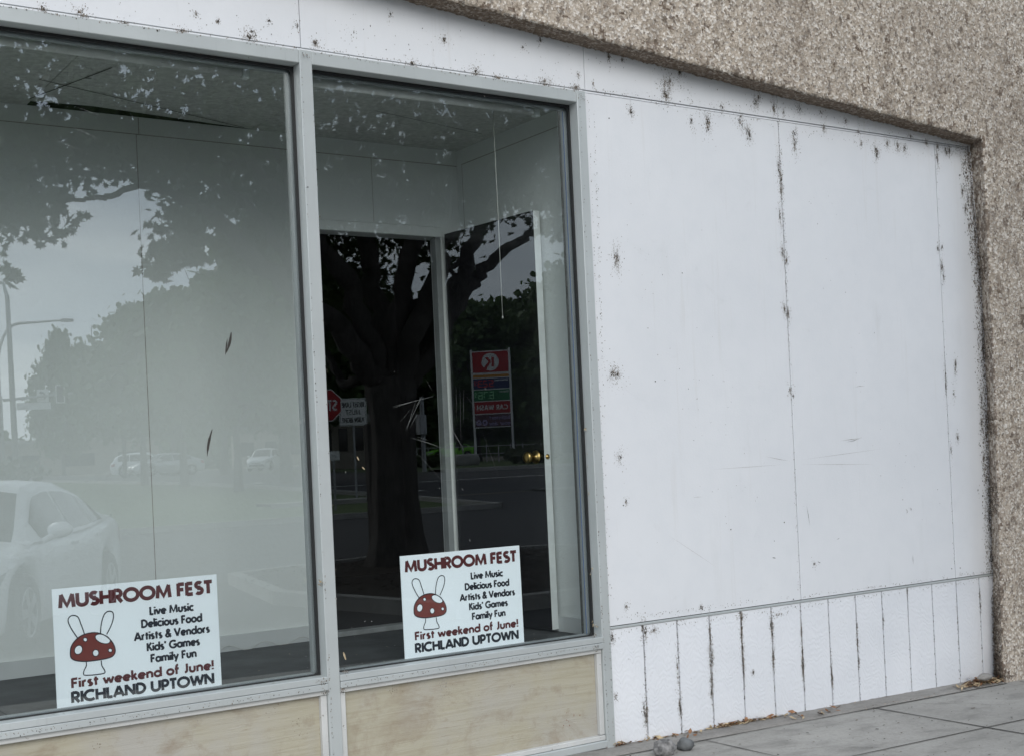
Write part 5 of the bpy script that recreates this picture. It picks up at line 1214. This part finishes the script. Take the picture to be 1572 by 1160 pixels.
local(mb, py).build('cross_rails', M['signw'], py)
# boulder block and shrubs at the sign's foot
def rock(px, dist, w, d, h, label, seed):
    p = RP(px, 700, dist); g = zt(-p.y); mb = MB(); n, k = 20, 12; rz = spin_to(p); ux = Vector((math.cos(rz), math.sin(rz), 0)); uy = Vector((-ux.y, ux.x, 0))
    for a in range(k+1):
        th = math.pi*a/k
        for b in range(n):
            ph = 2*math.pi*b/n; u = Vector((math.sin(th)*math.cos(ph), math.sin(th)*math.sin(ph), math.cos(th))); s = max(abs(u.x), abs(u.y), abs(u.z)); u2 = u*(1/s)**.7; f = 1+.12*noise.noise(u*2+Vector((seed, 0, 0)))
            q = Vector((p.x, p.y, g+h*.45))+ux*u2.x*w/2*f+uy*u2.y*d/2*f+Vector((0, 0, u2.z*h/2*f)); mb.v.append(tuple(q))
    for a in range(k):
        for b in range(n): mb.f.append((a*n+b, (a+1)*n+b, (a+1)*n+(b+1) % n, a*n+(b+1) % n)); mb.m.append(0)
    return tag(mb.build('boulder', M['kerb'], None, True, fix=False), label, 'boulder')
rock(716, 73, 1.45, 1.0, .66, 'pale squared boulder at the foot of the price sign', 3)
# (d) slender posts and poles
p = RP(651, 700, 60); g = zt(-p.y); o = MB().tube([(p.x, p.y, g-.2), (p.x, p.y, g+3.4)], .10, 12).bevbox(p.x-.25, p.x+.12, p.y-.2, p.y+.2, g+1.7, g+2.6, .03).build('utility_post', M['galv'], None); tag(o, 'grey utility post with a control box beside the big trunk', 'post')
p = RP(574, 800, 22); o = MB().bevbox(p.x-.075, p.x+.075, p.y-.075, p.y+.075, -.2, RP(574, 650, 22).z, .015).build('timber_post', M['bark'], None); tag(o, 'dark square timber post standing left of the big trunk', 'post')
p = RP(512, 700, 34); g = zt(-p.y); t = thing('notice_post', 'low post with a small white notice under the stop sign', 'sign', (p.x, p.y, g), R(180)+spin_to(p))
local(MB().box(-.03, .03, 0, .05, -.2, RP(512, 693, 34).z-g), t).build('post', M['galv'], t); local(MB().bevbox(-.16, .16, -.012, 0, RP(512, 706, 34).z-g, RP(512, 692, 34).z-g, .003), t).build('sign_plate', M['signw'], t)
# (e) lamp standards and signal mast at the junction on the left
def lamp(px, dist, top_y, arm, label, curve):
    p = RP(px, 735, dist); g = zt(-p.y); zt_ = RP(px, top_y, dist).z; ux = Vector((math.cos(R(14)), math.sin(R(14)), 0)); t = thing('street_lamp', label, 'street lamp', (p.x, p.y, g), 0, 'street lamps at the junction')
    b = Vector((p.x, p.y, g-.2))
    if curve:
        q = [b, Vector((p.x, p.y, zt_-3.2))]+[Vector((p.x, p.y, zt_-3.2))+ux*1.4*(1-math.cos(R(a)))+Vector((0, 0, 3.0*math.sin(R(a)))) for a in (15, 30, 45, 60, 75, 90)]+[Vector((p.x, p.y, zt_))+ux*arm]
        MB().tube(q, [.16, .13]+[.10]*6+[.05], 10).build('pole', M['galv'], t, True); e = q[-1]
    else:
        q = [b, Vector((p.x-.1, p.y, zt_-1.0)), Vector((p.x-.3, p.y, zt_-.2)), Vector((p.x, p.y, zt_))+ux*arm]; MB().tube(q, [.2, .13, .1, .06], 10).build('pole', M['galv'], t, True); e = q[-1]
    MB().bevbox(e.x-.4, e.x+.4, e.y-.18, e.y+.18, e.z-.12, e.z+.08, .04).build('lamp_head', M['galv'], t)
lamp(4, 92, 492, 4.4, 'grey street lamp with a long curved arm at the junction', True); lamp(26, 84, 430, -1.8, 'grey street lamp with a short arm pointing left at the junction', False)
p = RP(5, 735, 96); g = zt(-p.y); t = thing('traffic_signal', 'traffic signal on a long mast arm with a white turn sign', 'traffic signal', (p.x, p.y, g))
e = RP(150, 599, 99); a0 = RP(5, 614, 96)
MB().tube([(p.x, p.y, g-.2), (p.x, p.y, a0.z+.3)], .17, 12).build('pole', M['galv'], t, True); MB().tube([a0, e], [.11, .06], 10).build('mast_arm', M['galv'], t, True)
def hung(pxc, pyt, pyb, wpx, name, m, m2=None):
    q = RP(pxc, (pyt+pyb)/2, 97.5); w = wpx/F_*97.5; h = (pyb-pyt)/F_*97.5; r = spin_to(q); ux = Vector((math.cos(r), math.sin(r), 0)); uy = Vector((-ux.y, ux.x, 0)); c = Vector((q.x, q.y, q.z))+uy*.16
    mb = MB(); mb.prism([c-ux*w/2-Vector((0,0,h/2)), c+ux*w/2-Vector((0,0,h/2)), c+ux*w/2+Vector((0,0,h/2)), c-ux*w/2+Vector((0,0,h/2))], uy*.1, 0)
    if m2:
        c2 = c+uy*.105; mb.prism([c2-ux*w*.36-Vector((0,0,h*.43)), c2+ux*w*.36-Vector((0,0,h*.43)), c2+ux*w*.36+Vector((0,0,h*.43)), c2-ux*w*.36+Vector((0,0,h*.43))], uy*.12, 1)
        for k in (-1, 0, 1): mb.lathe(c2+uy*.12+Vector((0,0,k*h*.28)), uy, [(w*.24, 0), (w*.25, .15)], 14, 1)
    if name == 'turn_sign':
        c2 = c+uy*.104; mb.prism([c2+ux*a*w+Vector((0,0,b*h)) for a, b in ((.12,-.3),(.22,-.3),(.22,.12),(.05,.28),(-.1,.28),(-.1,.38),(-.3,.22),(-.1,.06),(-.1,.16),(.0,.16),(.12,.06))], uy*.006, 1)
    mb.build(name, [m, m2 or M['signk']], t)
hung(65.5, 598, 616, 16, 'turn_sign', M['signw']); hung(92.5, 591, 618, 13, 'signal_head', M['signw'], M['signk']); hung(52, 618, 628, 47, 'street_name_sign', M['signw'])
# gull on the lamp arm
# rail fence behind the price sign
fn = thing('rail_fence', 'thin grey rail fence running along the verge behind the price sign', 'fence', (45, -66, 1.2))
pa, pb = RP(640, 690, 84), RP(900, 680, 78)
mb = MB()
for k in range(15):
    q = pa.lerp(pb, k/14); g = zt(-q.y); MB().box(q.x-.025, q.x+.025, q.y-.025, q.y+.025, g-.1, g+1.1).build('fence_post', M['galv'], fn)
for h in (.55, 1.02):
    MB().tube([(pa.x, pa.y, zt(-pa.y)+h), (pb.x, pb.y, zt(-pb.y)+h)], .026, 6).build('fence_rail', M['galv'], fn)
# shrubs
def shrub(px, dist, r, h, label):
    p = RP(px, 710, dist); g = zt(-p.y); v, f = [], []
    for i in range(420): u = Vector((random.gauss(0, 1), random.gauss(0, 1), random.gauss(0, 1))).normalized()*random.random()**.4; add_leaf(v, f, Vector((p.x+u.x*r, p.y+u.y*r, g+h*.5+u.z*h*.5)), random.uniform(.12, .26), .3, CL)
    m2 = MB(); m2.v = v; m2.f = f; m2.m = [0]*len(f); tag(m2.build('shrub', M['leafC'], None, fix=False), label, 'shrub', 'shrubs across the street')
shrub(800, 72, 1.0, .9, 'low shrub right of the price sign foot'); shrub(830, 73, 1.2, 1.0, 'wider shrub between the price sign and the door edge'); shrub(15, 60, 1.6, 1.3, 'dark rounded shrub by the lamp posts'); shrub(660, 70, 1.0, .7, 'low shrub beside the utility post')
# a low pale building and a camper far behind the cars
def house(px, dist, w, d, h, label, rot):
    p = RP(px, 700, dist); g = zt(-p.y); t = thing('low_building', label, 'building', (p.x, p.y, g), rot, 'low buildings far behind the viewer')
    local(MB().box(-w/2, w/2, -d/2, d/2, -.3, h), t).build('wall', M['roofm'], t); local(MB().bevbox(-w/2-.4, w/2+.4, -d/2-.4, d/2+.4, h+.004, h+.45, .03), t).build('roof', M['kerb'], t)
    for k in range(4): x = -w/2+w*(k+.5)/4; local(MB().bevbox(x-w*.07, x+w*.07, d/2+.002, d/2+.05, 1.0, 2.3, .01), t).build('window', M['cargl'], t)
house(432, 128, 9, 8, 3.6, 'low tan building showing above the white car', R(20)); house(70, 150, 22, 10, 3.4, 'long low pale building beyond the junction', R(8)); house(538, 78, 3.6, 4, 2.6, 'low dark building under the stop sign', R(25))

# ================================================================== LIGHT, SKY, CAMERA
w = bpy.data.worlds.new('World'); sc.world = w; w.use_nodes = True; nt = w.node_tree; bg = nt.nodes['Background']
SUN_EL, SUN_AZ = R(30), R(202)                                   # azimuth clockwise from +y
sky = N(nt, 'ShaderNodeTexSky', sky_type='NISHITA'); sky.sun_disc = False; sky.sun_elevation = SUN_EL; sky.sun_rotation = SUN_AZ; sky.air_density = 1.0; sky.dust_density = 2.0
tc = N(nt, 'ShaderNodeTexCoord'); mp = N(nt, 'ShaderNodeMapping'); mp.inputs['Scale'].default_value = (1, 1, 4.5); L(nt, tc.outputs['Generated'], mp.inputs['Vector'])
cn = noisetex(nt, mp.outputs['Vector'], 2.6, 7, .55, .6)
cloud = ramp(nt, cn, [(.32, (4.3, 5.1, 6.4)), (.52, (6.2, 6.9, 7.9)), (.74, (8.7, 9.2, 9.9))])
sx = N(nt, 'ShaderNodeSeparateXYZ'); L(nt, tc.outputs['Generated'], sx.inputs[0])
ov = N(nt, 'ShaderNodeMapRange'); ov.inputs['From Min'].default_value = 0; ov.inputs['From Max'].default_value = 1; ov.inputs['To Min'].default_value = 1.5; ov.inputs['To Max'].default_value = 1.3; L(nt, sx.outputs['Z'], ov.inputs['Value'])
cv = N(nt, 'ShaderNodeVectorMath', operation='SCALE'); L(nt, cloud, cv.inputs[0]); L(nt, ov.outputs[0], cv.inputs['Scale'])
c = mixc(nt, .88, sky.outputs['Color'], cv.outputs[0])
L(nt, c, bg.inputs['Color']); bg.inputs['Strength'].default_value = .10
sl = bpy.data.lights.new('sun', 'SUN'); sl.energy = 1.5; sl.angle = R(38); sl.color = (1, .97, .93)
so = bpy.data.objects.new('sun', sl); C.objects.link(so)
dirv = Vector((math.sin(SUN_AZ)*math.cos(SUN_EL), math.cos(SUN_AZ)*math.cos(SUN_EL), math.sin(SUN_EL)))
so.rotation_euler = dirv.to_track_quat('Z', 'Y').to_euler(); so.location = (0, -20, 30)
cd = bpy.data.cameras.new('camera'); co = bpy.data.objects.new('camera', cd); C.objects.link(co)
m4 = Matrix((( RX.x, UP.x, -FW.x, CAM.x), (RX.y, UP.y, -FW.y, CAM.y), (RX.z, UP.z, -FW.z, CAM.z), (0, 0, 0, 1))); co.matrix_world = m4
cd.sensor_width = 36; cd.lens = F_/1572*36; cd.shift_y = (CY_-580)/1572; cd.clip_end = 3000; cd.clip_start = .05
sc.camera = co
vs = sc.view_settings; vs.view_transform = 'Standard'; vs.look = 'None'; vs.gamma = 1; vs.exposure = 0.20; vs.use_curve_mapping = False
cy = sc.cycles; cy.use_denoising = True; cy.max_bounces = 8; cy.transparent_max_bounces = 16; cy.diffuse_bounces = 5; cy.glossy_bounces = 4; cy.adaptive_threshold = .004
try: cy.denoising_prefilter = 'ACCURATE'
except Exception: pass
